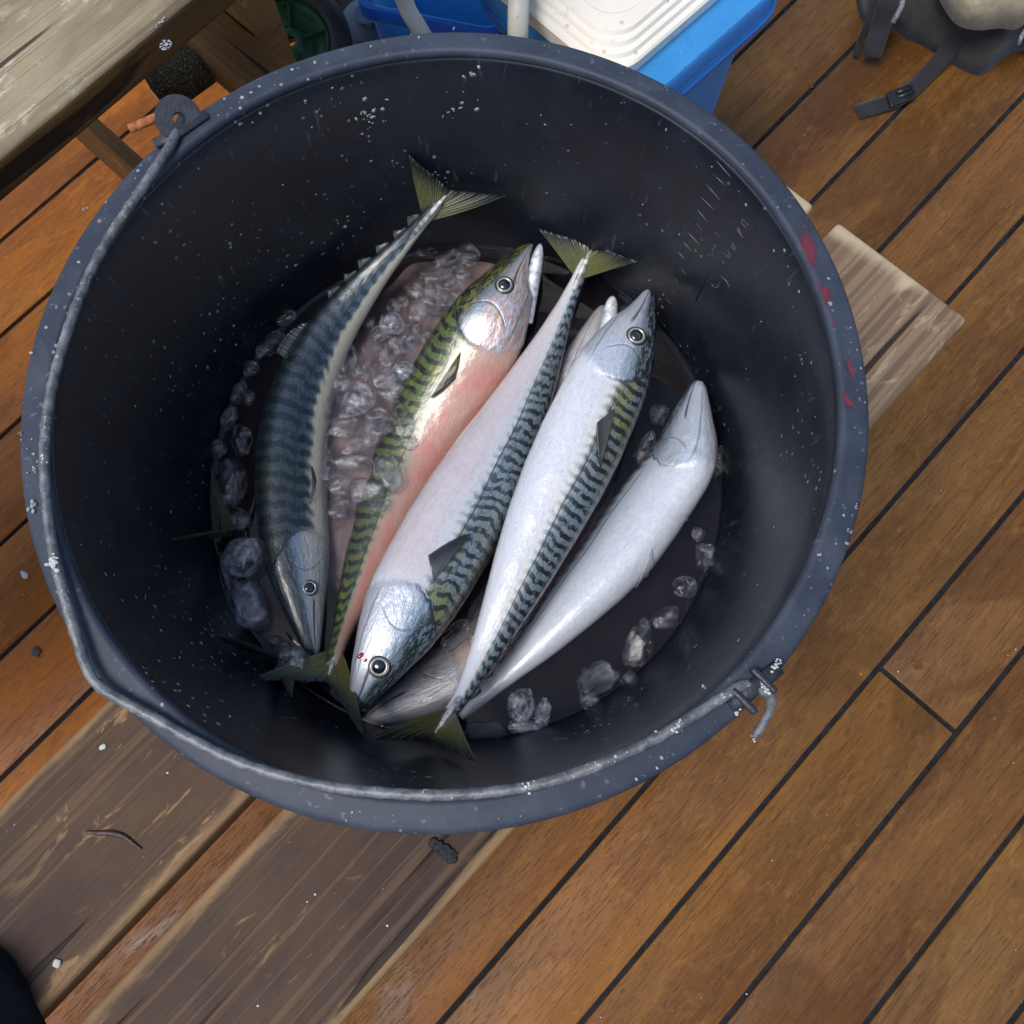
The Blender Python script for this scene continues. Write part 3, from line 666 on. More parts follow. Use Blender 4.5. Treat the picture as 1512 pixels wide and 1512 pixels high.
    h = m.m('ADD', m.mul(mott, 0.8), m.m('ADD', m.mul(fine, 0.25), m.m('SUBTRACT', m.mul(scl, 0.25), m.m('ADD', m.mul(gl, 1.2), m.m('ADD', m.mul(jl, 1.0), m.mul(pre, 0.6))))))
    h = m.m('ADD', h, m.mul(m.noise(f3, 38, 3, 0.5), head, 1.8))
    nb = m.bump(h, 0.42, 0.0011)
    nc = m.bump(m.m('ADD', m.noise(f3, 26, 2, 0.5), m.m('ADD', m.mul(mott, 0.45), m.mul(m.noise(f3, 120, 3, 0.6), 0.15))), 0.30, 0.0012)
    r = m.m('MULTIPLY_ADD', mott, 0.25, 0.26)
    b = m.n('BsdfPrincipled')
    for k, v in (('Base Color', c), ('Roughness', r), ('Metallic', met), ('Normal', nb), ('Coat Weight', 1.0), ('Coat Roughness', 0.055), ('Coat Normal', nc), ('Specular IOR Level', 0.5)):
        m.put(b.inputs[k], v)
    b.inputs['Subsurface Weight'].default_value = 0.0
    return m.done(b.outputs[0])
def fin_skin(name, a, b_, edge):
    m = M(name); fc = m.n('Attribute', attribute_name='fn').outputs['Vector']; x, y, z = m.xyz(fc)
    rays = m.m('SINE', m.m('MULTIPLY', x, 95.0)); nn = m.noise(m.map(fc, (14, 3, 1)), 3, 3)
    c = m.mix(m.ss(rays, -0.5, 0.8), a, b_)
    c = m.mix(m.mul(m.ss(nn, 0.4, 0.7), 0.5), c, tuple(q * 0.4 for q in a))
    c = m.mix(m.ss(m.m('ADD', y, m.m('MULTIPLY_ADD', nn, 0.5, -0.25)), 0.30, 0.95), c, edge)
    al = m.m('SUBTRACT', 1.0, m.mul(m.ss(y, 0.55, 1.0), 0.35))
    bb = m.n('BsdfPrincipled')
    for k, v in (('Base Color', c), ('Roughness', 0.34), ('Alpha', al), ('Coat Weight', 0.4), ('Coat Roughness', 0.15), ('Normal', m.bump(rays, 0.5, 0.0006))): m.put(bb.inputs[k], v)
    return m.done(bb.outputs[0])
MAT['fin'] = fin_skin('olive_tail_fin', (0.075, 0.080, 0.022), (0.17, 0.175, 0.060), (0.018, 0.022, 0.020))
MAT['fin_dark'] = fin_skin('grey_fin', (0.050, 0.058, 0.060), (0.13, 0.14, 0.14), (0.022, 0.027, 0.032))
MAT['fin_pale'] = fin_skin('pale_belly_fin', (0.36, 0.39, 0.43), (0.48, 0.51, 0.55), (0.16, 0.18, 0.20))
MAT['peduncle'] = simple('silver_keel', (0.44, 0.44, 0.41), 0.28, 0.5, 300, 0.5, metal=0.3, coat=0.5)
def gloss(name, col, rough, metal=0.0, coat=0.0):
    m = M(name); n1 = m.noise(m.coord(), 700, 3)
    c = m.mix(m.ss(n1, 0.35, 0.65), tuple(x * 0.75 for x in col), col)
    return m.done(m.pbr(Base_Color=c, Roughness=rough, Metallic=metal, Coat_Weight=coat, Coat_Roughness=0.03))
MAT['iris'] = gloss('silver_iris', (0.46, 0.46, 0.38), 0.25, 0.5, 1.0)
MAT['socket'] = gloss('dark_eye_socket', (0.030, 0.034, 0.042), 0.25, 0.0, 0.6)
MAT['pupil'] = gloss('blue_black_pupil', (0.010, 0.013, 0.026), 0.05, 0.0, 1.0)
MAT['blood'] = gloss('bright_blood', (0.42, 0.010, 0.008), 0.15, 0.0, 0.8)
MAT['jaw'] = simple('silver_jaw', (0.50, 0.53, 0.56), 0.3, 0.35, 300, 0.4, metal=0.3, coat=0.6)
FISH = {}
def fish(label, pts, dors, roll, fat, skin, wide=1.0, gape=0.0, nst=150, nrg=64, wob=0.0):
    P, L = catmull([U(*p) if len(p) == 3 else p for p in pts], nst)
    dv_ = Vector((dors[0], -dors[1], 0))
    vs, fs, at = [], [], []
    fr = []
    for i in range(nst):
        u = i / (nst - 1)
        u = u ** 1.15 if True else u
        x = u * (nst - 1); k = min(int(x), nst - 2); p = P[k].lerp(P[k + 1], x - k)
        t = (P[min(k + 2, nst - 1)] - P[max(k - 1, 0)]).normalized()
        sd_ = t.cross(Vector((0, 0, 1))).normalized()
        if sd_.dot(dv_) < 0: sd_ = -sd_
        upn = t.cross(sd_); upn = upn if upn.z > 0 else -upn
        rl = roll(u) if callable(roll) else roll
        D = sd_ * math.cos(rl) + upn * math.sin(rl); B = t.cross(D); B = B if B.z > 0 or abs(rl) > 1.2 else -B
        B.normalize()
        dd, vv, ww = (float(np.interp(u, PROF[:, 0], PROF[:, j])) * L * (fat if j < 3 else fat * wide) for j in (1, 2, 3))
        if gape and u < 0.095: vv *= 1 - 0.70 * gape * (1 - (u / 0.095) ** 2)
        fr.append((p, t, D, B, dd, vv, ww))
        for k2 in range(nrg):
            a = 2 * math.pi * k2 / nrg
            ca, sa = math.cos(a), math.sin(a)
            ex = 0.92
            h = math.copysign(abs(ca) ** ex, ca); l = math.copysign(abs(sa) ** ex, sa)
            tt = h; ug = u + 0.052 * tt * tt + 0.012 * tt
            g = 1.0 + 0.014 * (1 - min(1, abs(ug - 0.222) / 0.03)) * (1 if ug < 0.230 else 0.0)      # swell of the gill cover
            g -= 0.012 * math.exp(-((ug - 0.237) / 0.006) ** 2) * (1 if abs(tt) < 0.8 else 0)
            g += 0.010 * mnoise.noise(Vector((u * 9, a * 1.2, L * 50))) + wob * mnoise.noise(Vector((u * 5, ca * 1.4, L * 90)))
            vs.append(p + D * (h * (dd if h > 0 else vv) * g) + B * (l * ww * g))
            at += [u, tt, sa]
    for i in range(nst - 1):
        for k in range(nrg):
            k2 = (k + 1) % nrg; fs.append((i * nrg + k, i * nrg + k2, (i + 1) * nrg + k2, (i + 1) * nrg + k))
    fs += [tuple(range(nrg)), tuple((nst - 1) * nrg + k for k in range(nrg))]
    root = thing('mackerel', label, 'fish', tuple(P[nst // 2]), 'mackerel in the black bucket')
    ob = mesh('body', vs, fs, skin, root)
    a = ob.data.attributes.new('fc', 'FLOAT_VECTOR', 'POINT'); a.data.foreach_set('vector', at)
    bvh = BVHTree.FromPolygons([tuple(v) for v in vs], fs)
    return dict(root=root, body=ob, bvh=bvh, fr=fr, L=L, P=P)
def on(F, px, py, off=0.0):
    d = ray(px, py).normalized(); h = F['bvh'].ray_cast(O, d)
    if h[0] is None: 
        h = F['bvh'].find_nearest(U(px, py, F['P'][len(F['P']) // 2].z))
    n = h[1] if h[1].dot(d) < 0 else -h[1]
    return h[0] + n * off, n
def fin_sheet(name, rows, mat, parent, thick=0.0005):
    """rows: list of lists of points, root first; a thin solid sheet with rays"""
    nr, nc = len(rows), len(rows[0]); vs, at = [], []
    for i, r in enumerate(rows):
        for j, p in enumerate(r): vs.append(p); at += [i / (nr - 1), j / (nc - 1), 0]
    fs = [(i * nc + j, i * nc + j + 1, (i + 1) * nc + j + 1, (i + 1) * nc + j) for i in range(nr - 1) for j in range(nc - 1)]
    ob = mesh(name, vs, fs, mat, parent)
    a = ob.data.attributes.new('fn', 'FLOAT_VECTOR', 'POINT'); a.data.foreach_set('vector', at)
    md = ob.modifiers.new('thickness', 'SOLIDIFY'); md.thickness = thick; md.offset = 0
    return ob
def tail(F, tipA, tipB, notch, mat=None, sag=0.004, depth=(0.012, 0.012)):
    """two lobes of the forked tail between the end of the body and two tips"""
    mat = mat or MAT['fin']
    p, t, D, B, dd, vv, ww = F['fr'][-1]
    p0 = F['fr'][-6][0]
    notch = p + t * F['L'] * 0.034
    for tip, k in ((tipA, 0), (tipB, 1)):
        tip = Vector(tip); side = (tip - p) - t * (tip - p).dot(t); side.normalize()
        s0 = p0 + side * F['L'] * 0.010
        nt_ = Vector(notch)
        rows = []
        NRW = 22
        for i in range(NRW):
            q = i / (NRW - 1)                                  # 0 leading edge, 1 inner edge
            root_ = s0.lerp(p + t * 0.001, q)
            far = tip.lerp(nt_, q ** 1.35)
            far = far + (tip - p) * (0.012 * mnoise.noise(Vector((q * 23, tip.x * 90, tip.y * 90))) * (q > 0.05)) + B * (0.0022 * mnoise.noise(Vector((q * 6, tip.x * 70, 2))))
            mid = root_.lerp(far, 0.5) + (side * (0.10 * (1 - q)) + t * (0.07 * (1 - q) - 0.0)) * (tip - p).length * 0.9
            row = []
            for j in range(10):
                s = j / 9
                pt = root_ * (1 - s) ** 2 + mid * 2 * s * (1 - s) + far * s * s
                pt = pt + B * (0.0006 * math.sin(i * 2.1) * s + sag * math.sin(s * 2.6 + k) * 0.25)
                row.append(pt)
            rows.append(row)
        fin_sheet('tail_fin', rows, mat, F['root'], 0.0006)
    # silver keels on the stalk
    tube('keel', [F['fr'][-14][0] + B * 0.0015, p + B * 0.0022, p + t * F['L'] * 0.022 + B * 0.0008], lambda q: 0.0026 * (1 - q * 0.7), MAT['peduncle'], F['root'], 10, 0.7)
def eye(F, px, py, r, lookup=None):
    c, n = on(F, px, py, -r * 0.42)
    n = (n * 0.8 + Vector((0, 0, 0.5))).normalized()
    a = n.orthogonal().normalized(); b = n.cross(a)
    def lath(prof, name, mat, par):
        vs, fs = [], []
        for i in range(28):
            t = 2 * math.pi * i / 28
            for q, z in prof: vs.append(c + a * (q * r * math.cos(t)) + b * (q * r * math.sin(t)) + n * (z * r))
        k = len(prof)
        for i in range(28):
            for j in range(k - 1): fs.append((i * k + j, ((i + 1) % 28) * k + j, ((i + 1) % 28) * k + j + 1, i * k + j + 1))
        fs.append(tuple(i * k + k - 1 for i in range(28)))
        return mesh(name, vs, fs, mat, par)
    e = lath([(1.22, 0.26), (1.17, 0.46), (1.07, 0.56), (0.97, 0.55), (0.9, 0.50), (0.01, 0.48)], 'eye', MAT['socket'], F['root'])
    lath([(0.99, 0.48), (0.96, 0.60), (0.90, 0.66), (0.82, 0.67), (0.74, 0.63), (0.70, 0.56), (0.01, 0.50)], 'iris', MAT['iris'], e)
    lath([(0.73, 0.54), (0.70, 0.63), (0.58, 0.73), (0.36, 0.80), (0.13, 0.83), (0.01, 0.835)], 'pupil', MAT['pupil'], e)
def pectoral(F, base, tip, low, mat=None, lift=0.0022):
    """fan fin lying on the flank: base, tip and lower corner in the picture"""
    def pt(x, y, o): return on(F, x, y, o)[0]
    rows = []
    for i in range(14):
        q = i / 13
        ex, ey = (tip[0] * (1 - q) + low[0] * q, tip[1] * (1 - q) + low[1] * q)
        bul = math.sin(q * math.pi) * 0.10
        ex += (ex - base[0]) * bul; ey += (ey - base[1]) * bul
        row = []
        for j in range(9):
            s = j / 8
            row.append(pt(base[0] + (ex - base[0]) * s, base[1] + (ey - base[1]) * s, 0.0004 + lift * math.sin(min(1, s * 1.2) * 2.2) ** 1 + 0.00025 * math.sin(i * 3) * s))
        rows.append(row)
    fin_sheet('pectoral_fin', rows, mat or MAT['fin_dark'], F['root'], 0.0005)
def dorsal(F, u0, u1, h, back=0.6, name='dorsal_fin', n=9):
    rows = []
    for i in range(n):
        q = i / (n - 1); u = u0 + (u1 - u0) * q
        x = (u ** (1 / 1.15)) * (len(F['fr']) - 1); p, t, D, B, dd, vv, ww = F['fr'][int(x)]
        b = p + D * dd * 0.96
        hh = h * (math.sin(math.pi * min(1, 0.30 + 0.7 * q)) ** 0.8) if n > 4 else h * (1 - 0.75 * q)
        e = b + D * hh + t * (hh * back)
        rows.append([b.lerp(e, s / 5) + B * 0.0004 * math.sin(s) for s in range(6)])
    return fin_sheet(name, rows, MAT['fin_dark'], F['root'], 0.0006)

R = math.radians
SK1 = fish_skin('blue_green_skin', (0.006, 0.013, 0.020), (0.032, 0.056, 0.072), (0.045, 0.060, 0.036), (0.10, 0.15, 0.19), (0.48, 0.46, 0.36), 34, 0.45, -0.25, sheen=0.30, seed=1.3, bw=0.05)
SK2 = fish_skin('yellow_green_skin', (0.008, 0.011, 0.012), (0.17, 0.185, 0.020), (0.085, 0.125, 0.040), (0.27, 0.27, 0.18), (0.46, 0.29, 0.21), 38, 0.48, 0.07, pink=0.92, green_to=1.2, seed=4.1, bw=0.0, fade=0.08)
SK3 = fish_skin('pale_curled_skin', (0.014, 0.024, 0.034), (0.20, 0.255, 0.29), (0.19, 0.21, 0.085), (0.50, 0.53, 0.56), (0.57, 0.59, 0.65), 44, 0.95, 0.12, pink=0.25, seed=7.7, bw=-0.10, fade=0.18)
SK4 = fish_skin('striped_skin', (0.008, 0.014, 0.021), (0.20, 0.255, 0.29), (0.19, 0.205, 0.07), (0.58, 0.59, 0.57), (0.58, 0.605, 0.665), 46, 0.50, 0.10, fade=0.18, seed=2.9, bw=0.05)
SK5 = fish_skin('white_belly_skin', (0.02, 0.03, 0.04), (0.2, 0.25, 0.27), (0.18, 0.2, 0.12), (0.36, 0.42, 0.50), (0.53, 0.57, 0.645), 28, 0.5, 0.42, fade=0.16, seed=5.5, glo=-0.6)
SK6 = fish_skin('pinkish_belly_skin', (0.03, 0.03, 0.035), (0.2, 0.2, 0.18), (0.16, 0.16, 0.11), (0.52, 0.46, 0.42), (0.60, 0.52, 0.47), 26, 0.6, 0.25, pink=0.45, seed=9.2)

# lowest layer: two fish under the others, of which only tails show
F7 = fish('mackerel buried under ice on the far left, only its olive forked tail showing', [(760, 590, .500), (700, 640, .498), (600, 690, .496), (500, 735, .502), (410, 768, .520), (365, 782, .536), (338, 790, .548)], (-0.3, 1), R(65), 0.8, SK1)
tail(F7, UW(310, 686, .006), UW(252, 796, .005), UW(296, 772, .008), sag=0.003)
F8 = fish('mackerel buried lower left, only one grey tail lobe showing', [(800, 880, .495), (720, 930, .493), (620, 970, .495), (530, 985, .512), (460, 985, .535), (418, 983, .552)], (0, 1), R(65), 0.75, SK1)
tail(F8, UW(313, 938, .005), UW(430, 1030, .012), UW(388, 985, .012), MAT['fin_dark'], sag=0.002)
F6 = fish('brownish sunken mackerel glimpsed between the two middle fish', [(892, 452, .545), (880, 500, .540), (862, 560, .532), (830, 650, .522), (792, 750, .512), (752, 850, .508), (712, 950, .508), (690, 1000, .51)], (1, 0.4), R(-30), 1.15, SK6)
F9 = fish('pale sunken mackerel whose flank shows between the two bottom tails', [(538, 1066, .546), (572, 1046, .542), (632, 1012, .534), (700, 962, .526), (780, 880, .516), (850, 780, .508), (900, 680, .504), (930, 600, .504)], (-0.7, -0.7), R(-35), 1.15, SK6)
F5 = fish('white-bellied mackerel lying belly up, farthest right against the bucket wall', [(1032, 563, .568), (1022, 610, .563), (1005, 680, .557), (962, 744, .550), (905, 824, .547), (842, 896, .547), (785, 958, .547), (730, 1012, .546), (680, 1058, .545)], (-1, -0.45), R(-46), 1.30, SK5, wide=1.0)
F1 = fish('blue-backed mackerel on the far left, head down and tail up the bucket wall', [(464, 968, .560), (450, 905, .559), (437, 830, .556), (429, 740, .553), (431, 650, .552), (449, 570, .553), (488, 490, .558), (545, 415, .570), (604, 350, .588), (648, 300, .606)], (-1, -0.2), R(40), 0.90, SK1)
F2 = fish('yellow-green mackerel with gaping mouth at the top, body under pink water', [(786, 363, .572), (762, 405, .570), (722, 470, .563), (672, 560, .5435), (624, 650, .5315), (584, 735, .530), (548, 820, .536), (515, 905, .551), (490, 985, .572)], (-1, -0.45), R(5), 1.22, SK2, gape=1.0)
F3 = fish('middle mackerel with head at the bottom and a red blood spot by its eye', [(524, 1046, .580), (556, 985, .582), (606, 897, .578), (662, 798, .571), (714, 704, .564), (764, 608, .558), (809, 512, .557), (842, 437, .561), (866, 384, .570)], (1, 0.5), R(-8), 1.12, SK3)
F4 = fish('mackerel with white flank and dark striped back, head up beside the right wall', [(957, 430, .588), (930, 500, .590), (889, 592, .586), (842, 692, .580), (795, 790, .576), (752, 885, .575), (714, 965, .575), (680, 1030, .578), (650, 1072, .584)], (1, 0.5), R(-10), 1.12, SK4, gape=0.45)
tail(F1, UW(604, 228, .003), UW(748, 289, .004), UW(672, 288, .008))
tail(F2, U(366, 1006, .592), U(536, 1086, .602), U(462, 1028, .588))
tail(F3, UW(795, 338, .004), UW(942, 386, .004), UW(878, 360, .006))
tail(F4, UW(540, 1092, .006), UW(704, 1126, .005), UW(640, 1096, .007))
eye(F1, 458, 868, 0.0043); eye(F2, 745, 421, 0.0052); eye(F3, 560, 985, 0.0053); eye(F4, 940, 496, 0.0053)
pectoral(F4, (907, 603), (884, 690), (880, 625)); pectoral(F3, (640, 858), (694, 788), (632, 822)); pectoral(F2, (680, 520), (637, 588), (672, 560), MAT['fin'])
pectoral(F1, (456, 745), (455, 690), (462, 712), lift=0.004)
# first dorsal fin half raised on the blue fish, and the finlets of its tail stalk
pectoral(F5, (962, 810), (934, 874), (962, 862), MAT['fin_pale'], .0010); pectoral(F5, (1014, 762), (1026, 806), (1006, 800), MAT['fin_pale'], .0010)
dorsal(F1, 0.575, 0.66, 0.0075, 0.1)
for k in range(6): dorsal(F1, 0.715 + k * 0.043, 0.745 + k * 0.043, 0.0042, 0.9, 'finlet', 4)
for k in range(5): dorsal(F4, 0.74 + k * 0.04, 0.765 + k * 0.04, 0.003, 0.9, 'finlet', 4)
# gaping lower jaws
def jaw(F, a, b, za, zb, w0, name='lower_jaw'):
    path = [U(a[0] + (b[0] - a[0]) * t, a[1] + (b[1] - a[1]) * t, za + (zb - za) * t) for t in np.linspace(0, 1, 30)]
    v, f = tube_data(path, lambda t: w0 * (1.0 - 0.42 * t ** 1.5) * math.sqrt(max(0.02, 1 - max(0, (t - 0.78) / 0.225) ** 2)), 16, 0.7); mesh(name, v, f, MAT['jaw'], F['root'])
jaw(F2, (774, 476), (798, 360), .562, .576, 0.0056)
jaw(F4, (893, 512), (905, 437), .577, .585, 0.0058)
# red drop beside the eye
for px, py, s in ((533, 968, .0022), (540, 975, .0013)):
    c, n = on(F3, px, py, 0.0004); bm = bmesh.new()
    bmesh.ops.create_icosphere(bm, subdivisions=3, radius=1, matrix=Matrix.Translation(c) @ Matrix.Rotation(0.7, 4, 'Z') @ Matrix.Diagonal((s, s * .6, s * .4, 1)))
    from_bm('blood_drop', bm, MAT['blood'], F3['root'])

# ------------------------------------------------------------------ ice
def ice_material(name, cloud, tint, rough=0.12, rimw=0.22):
    m = M(name); v = m.coord('Generated'); oi = m.n('ObjectInfo').outputs['Random']
    off = m.n('VectorMath', operation='SCALE'); m.put(off.inputs[0], (17, 5, 9)); m.put(off.inputs['Scale'], oi)
    v = m.vadd(v, off.outputs[0])
    n1 = m.noise(v, 2.6, 4, 0.65); bub = m.vor(v, 9); fine = m.noise(v, 14, 3, 0.6)
    h = m.m('ADD', m.mul(n1, 1.4), m.m('ADD', m.mul(fine, 0.5), m.mul(m.ss(bub, 0.0, 0.35), 0.5)))
    nb = m.bump(h, 0.25, 0.0014)
    body = m.pbr(Base_Color=m.mix(m.ss(n1, 0.4, 0.65), tint, (0.45, 0.48, 0.53)), Roughness=rough + 0.15, Normal=nb, Coat_Weight=0.8, Coat_Roughness=rough)
    tr = m.n('BsdfTransparent'); tr.inputs[0].default_value = (0.93, 0.94, 0.96, 1)
    gl = m.n('BsdfGlossy'); gl.inputs['Roughness'].default_value = rough; m.put(gl.inputs['Normal'], nb)
    fr = m.n('Fresnel'); fr.inputs[0].default_value = 1.33; m.put(fr.inputs['Normal'], nb)
    lw = m.n('LayerWeight'); lw.inputs[0].default_value = 0.35; m.put(lw.inputs['Normal'], nb)
    a = m.n('MixShader'); m.put(a.inputs[0], m.m('MINIMUM', fr.outputs[0], 0.35)); m.t.links.new(tr.outputs[0], a.inputs[1]); m.t.links.new(gl.outputs[0], a.inputs[2])
    k = m.m('ADD', m.mul(m.ss(n1, 0.38, 0.72), cloud), m.mul(m.ss(lw.outputs[1], 0.35, 0.9), rimw), clamp=True)
    b = m.n('MixShader'); m.put(b.inputs[0], k); m.t.links.new(a.outputs[0], b.inputs[1]); m.t.links.new(body, b.inputs[2])
    return m.done(b.outputs[0])
MAT['ice_frost'] = ice_material('frosted_ice', 0.55, (0.26, 0.30, 0.38), 0.16)
MAT['ice_clear'] = ice_material('clear_ice', 0.14, (0.12, 0.135, 0.175), 0.10, 0.20)
MAT['ice_pink'] = ice_material('ice_in_pink_water', 0.24, (0.28, 0.22, 0.215), 0.14)
ri = random.Random(11)
def ice(px, py, rx, ry, ang=0.0, z=WZ + 0.002, mat='ice_clear', label=None, group=None, thick=0.75, jag=0.22):
    c = U(px, py, z); k = (CAM_Z - z) / F_PX / 0.97
    bm = bmesh.new(); bmesh.ops.create_icosphere(bm, subdivisions=4, radius=1)
    sd_ = Vector((ri.uniform(0, 99), ri.uniform(0, 99), ri.uniform(0, 99)))
    cuts = []
    for i in range(5):
        d_ = Vector((ri.gauss(0, 1), ri.gauss(0, 1), ri.gauss(0, .7))).normalized(); cuts.append((d_, ri.uniform(.70, .92)))
    for v in bm.verts:
        p = v.co.normalized()
        q = Vector([math.copysign(abs(x) ** 0.84, x) for x in p])
        r = 1 + jag * mnoise.noise(p * 1.3 + sd_) + jag * 0.5 * mnoise.noise(p * 3.1 + sd_) + 0.05 * mnoise.noise(p * 8 + sd_)
        v.co = q * r * 0.98
        for d_, k_ in cuts:
            e_ = v.co.dot(d_) - k_
            if e_ > 0: v.co -= d_ * (e_ * 0.75)
    a = -ang
    mx = Matrix.Translation(c) @ Matrix.Rotation(a, 4, 'Z') @ Matrix.Rotation(ri.uniform(-.25, .25), 4, 'X') @ Matrix.Diagonal((rx * k, ry * k, min(rx, ry) * k * thick, 1))
    me = bpy.data.meshes.new('ice_chunk')
    bm.to_mesh(me); bm.free()
    ob = link('ice_chunk', me, MAT[mat]); ob.matrix_world = mx
    return tag(ob, label, 'ice', group)
# frosted single pieces by the left fish's head
gI = 'ice chunks between the left fish and the bucket wall'
ice(358, 820, 29, 33, 0.2, WZ + .008, 'ice_frost', 'large frosted round ice chunk just left of the far left fish\'s head', gI, .7, .16)
ice(366, 895, 27, 50, -0.45, WZ + .004, 'ice_frost', 'long frosted ice slab leaning below the round chunk on the left', gI, .5, .16)
ice(436, 978, 26, 22, 0.3, WZ + .022, 'ice_frost', 'pale triangular ice piece lodged at the snout of the left fish', gI, .6, .38)
left = [(402, 505, 14, 26, .5), (372, 545, 13, 15, 0), (352, 580, 11, 20, .3), (368, 588, 9, 12, 0), (338, 618, 12, 20, .3), (357, 650, 15, 26, -.1), (324, 662, 11, 15, .2), (344, 712, 20, 36, 0), (355, 766, 14, 17, 0), (385, 520, 9, 12, .4), (334, 855, 9, 24, -.3),
        (420, 470, 20, 10, -.4), (405, 946, 9, 8, 0), (418, 953, 7, 8, 0)]
lname = {402: 'leaning clear ice chunk just below the dorsal-fin ice piece on the left', 420: 'clear ice piece below the half raised dorsal fin of the blue-backed fish', 344: 'longest clear ice chunk in the left strip, above the olive tail', 355: 'clear ice chunk directly above the large frosted round chunk',
         324: 'dark ice bead at the left water edge above the olive tail', 357: 'clear ice chunk with a bright rim, mid way down the left strip', 334: 'thin clear ice sliver left of the round frosted chunk'}
for x, y, a, b, an in left:
    where = 'near the snout of the far left fish' if y > 900 else 'beside the blue back in the upper left strip'
    ice(x, y, a, b, an, WZ + .0035, 'ice_clear', lname.get(x, 'small clear ice chunk ' + where), gI, .8, .25)
gP = 'ice chunks in the pink water between the two left fish'
big = [(580, 478, 21, 18, .4, 'ice_frost', 'pale oval ice chunk near the top of the pink water between the two left fish'),
       (598, 549, 21, 18, 0, 'ice_frost', 'pale rounded ice chunk touching the yellow-green fish\'s shoulder'),
       (531, 590, 24, 27, .3, 'ice_frost', 'biggest whitish ice chunk in the middle of the pink water'),
       (519, 682, 31, 12, 0, 'ice_pink', 'flat brick-shaped ice piece lying crosswise in the pink water'),
       (573, 698, 20, 34, -.35, 'ice_pink', 'pointed clear ice shard lying over the stripes of the yellow-green fish')]
for x, y, a, b, an, mt, lb in big: ice(x, y, a, b, an, WZ + .001, mt, lb, gP, .6, .2)
pk = [(632, 372, 15, 12), (660, 382, 18, 10), (640, 405, 22, 13), (690, 378, 16, 18), (672, 412, 20, 16), (612, 428, 13, 11), (640, 440, 19, 22), (666, 446, 16, 13), (596, 446, 7, 9), (584, 455, 10, 14), (618, 460, 12, 16), (610, 492, 14, 13), (561, 492, 14, 11),
      (550, 516, 12, 22), (573, 522, 13, 18), (596, 512, 13, 12), (510, 528, 17, 24), (540, 550, 14, 12), (569, 560, 16, 13), (580, 577, 17, 13), (487, 592, 12, 24), (503, 565, 12, 14), (506, 630, 23, 18), (560, 628, 20, 14), (546, 643, 12, 14), (594, 622, 17, 24), (525, 658, 18, 9),
      (468, 650, 11, 24), (556, 610, 14, 9), (606, 650, 12, 13), (480, 690, 12, 18), (500, 715, 15, 15), (540, 725, 18, 17), (500, 750, 14, 15), (560, 745, 12, 10), (585, 505, 9, 8), (630, 500, 9, 9), (545, 475, 9, 8), (520, 490, 8, 10), (528, 548, 8, 9)]
zones = ((0, 425, 'at the top of the pink water'), (425, 500, 'beside the tail stalk of the far left fish'), (500, 580, 'level with the yellow-green fish shoulder'),
         (580, 660, 'between blue-backed belly and yellow-green stripes'), (660, 900, 'in the narrow lower end of the pink water'))
for lo, hi, where in zones:
    Z = [q for q in pk if lo <= q[1] < hi]; names = {}
    for word, key in (('largest', lambda q: -q[2] * q[3]), ('smallest', lambda q: q[2] * q[3]), ('leftmost', lambda q: q[0]), ('rightmost', lambda q: -q[0]), ('topmost', lambda q: q[1]), ('lowest', lambda q: -q[1])):
        left_ = [q for q in Z if q not in names]
        q = min(Z, key=key)
        if q not in names: names[q] = word + ' of the small ice chunks ' + where
    for q in Z:
        x, y, a, b = q
        ice(x, y, a * 1.32, b * 1.32, ri.uniform(-.5, .5), WZ - .0022 + ri.uniform(-.0015, .0015), ri.choice(['ice_pink', 'ice_pink', 'ice_clear']), names.get(q, 'half-sunk ice chunk ' + where), gP, .42, .26)
OUT = [U(x, y, WZ) for x, y in ((650, 351), (725, 352), (800, 385), (720, 480), (645, 575), (600, 660), (565, 745), (545, 850), (500, 900), (440, 850), (425, 740), (425, 640), (450, 550), (500, 470), (560, 400), (610, 355))]
PO = catmull([*OUT, OUT[0]], 97)[0][:-1]; cO = sum(PO, Vector()) / 96
vs, fs = [], []
for r_ in range(40):
    q = 1 - r_ / 40
    for p in PO:
        v = cO.lerp(p, q)
        cells = mnoise.voronoi(Vector((v.x * 62, v.y * 62, 3)))[0]
        hgt = 0.0026 * max(0, min(1, (cells[1] - cells[0]) * 3.2)) ** 0.6 + 0.003 * mnoise.noise(Vector((v.x * 45, v.y * 45, 8)))
        vs.append(Vector((v.x, v.y, WZ - 0.0135 + hgt - 0.030 * max(0, q - 0.9) * 10)))
vs.append(cO + Vector((0, 0, -0.008)))
for r_ in range(39):
    for k in range(96): fs.append((r_ * 96 + k, r_ * 96 + (k + 1) % 96, (r_ + 1) * 96 + (k + 1) % 96, (r_ + 1) * 96 + k))
for k in range(96): fs.append((39 * 96 + k, 39 * 96 + (k + 1) % 96, 40 * 96))
fs.append(tuple(range(96))[::-1])
tag(mesh('ice_slush', vs, fs, simple('brownish_pink_slush', (.165, .112, .108), .6, .45, 70, .3)), 'submerged pinkish ice slush between the two left fish', 'ice slush', kind='stuff')
gR = 'ice chunks along the lower right water edge'
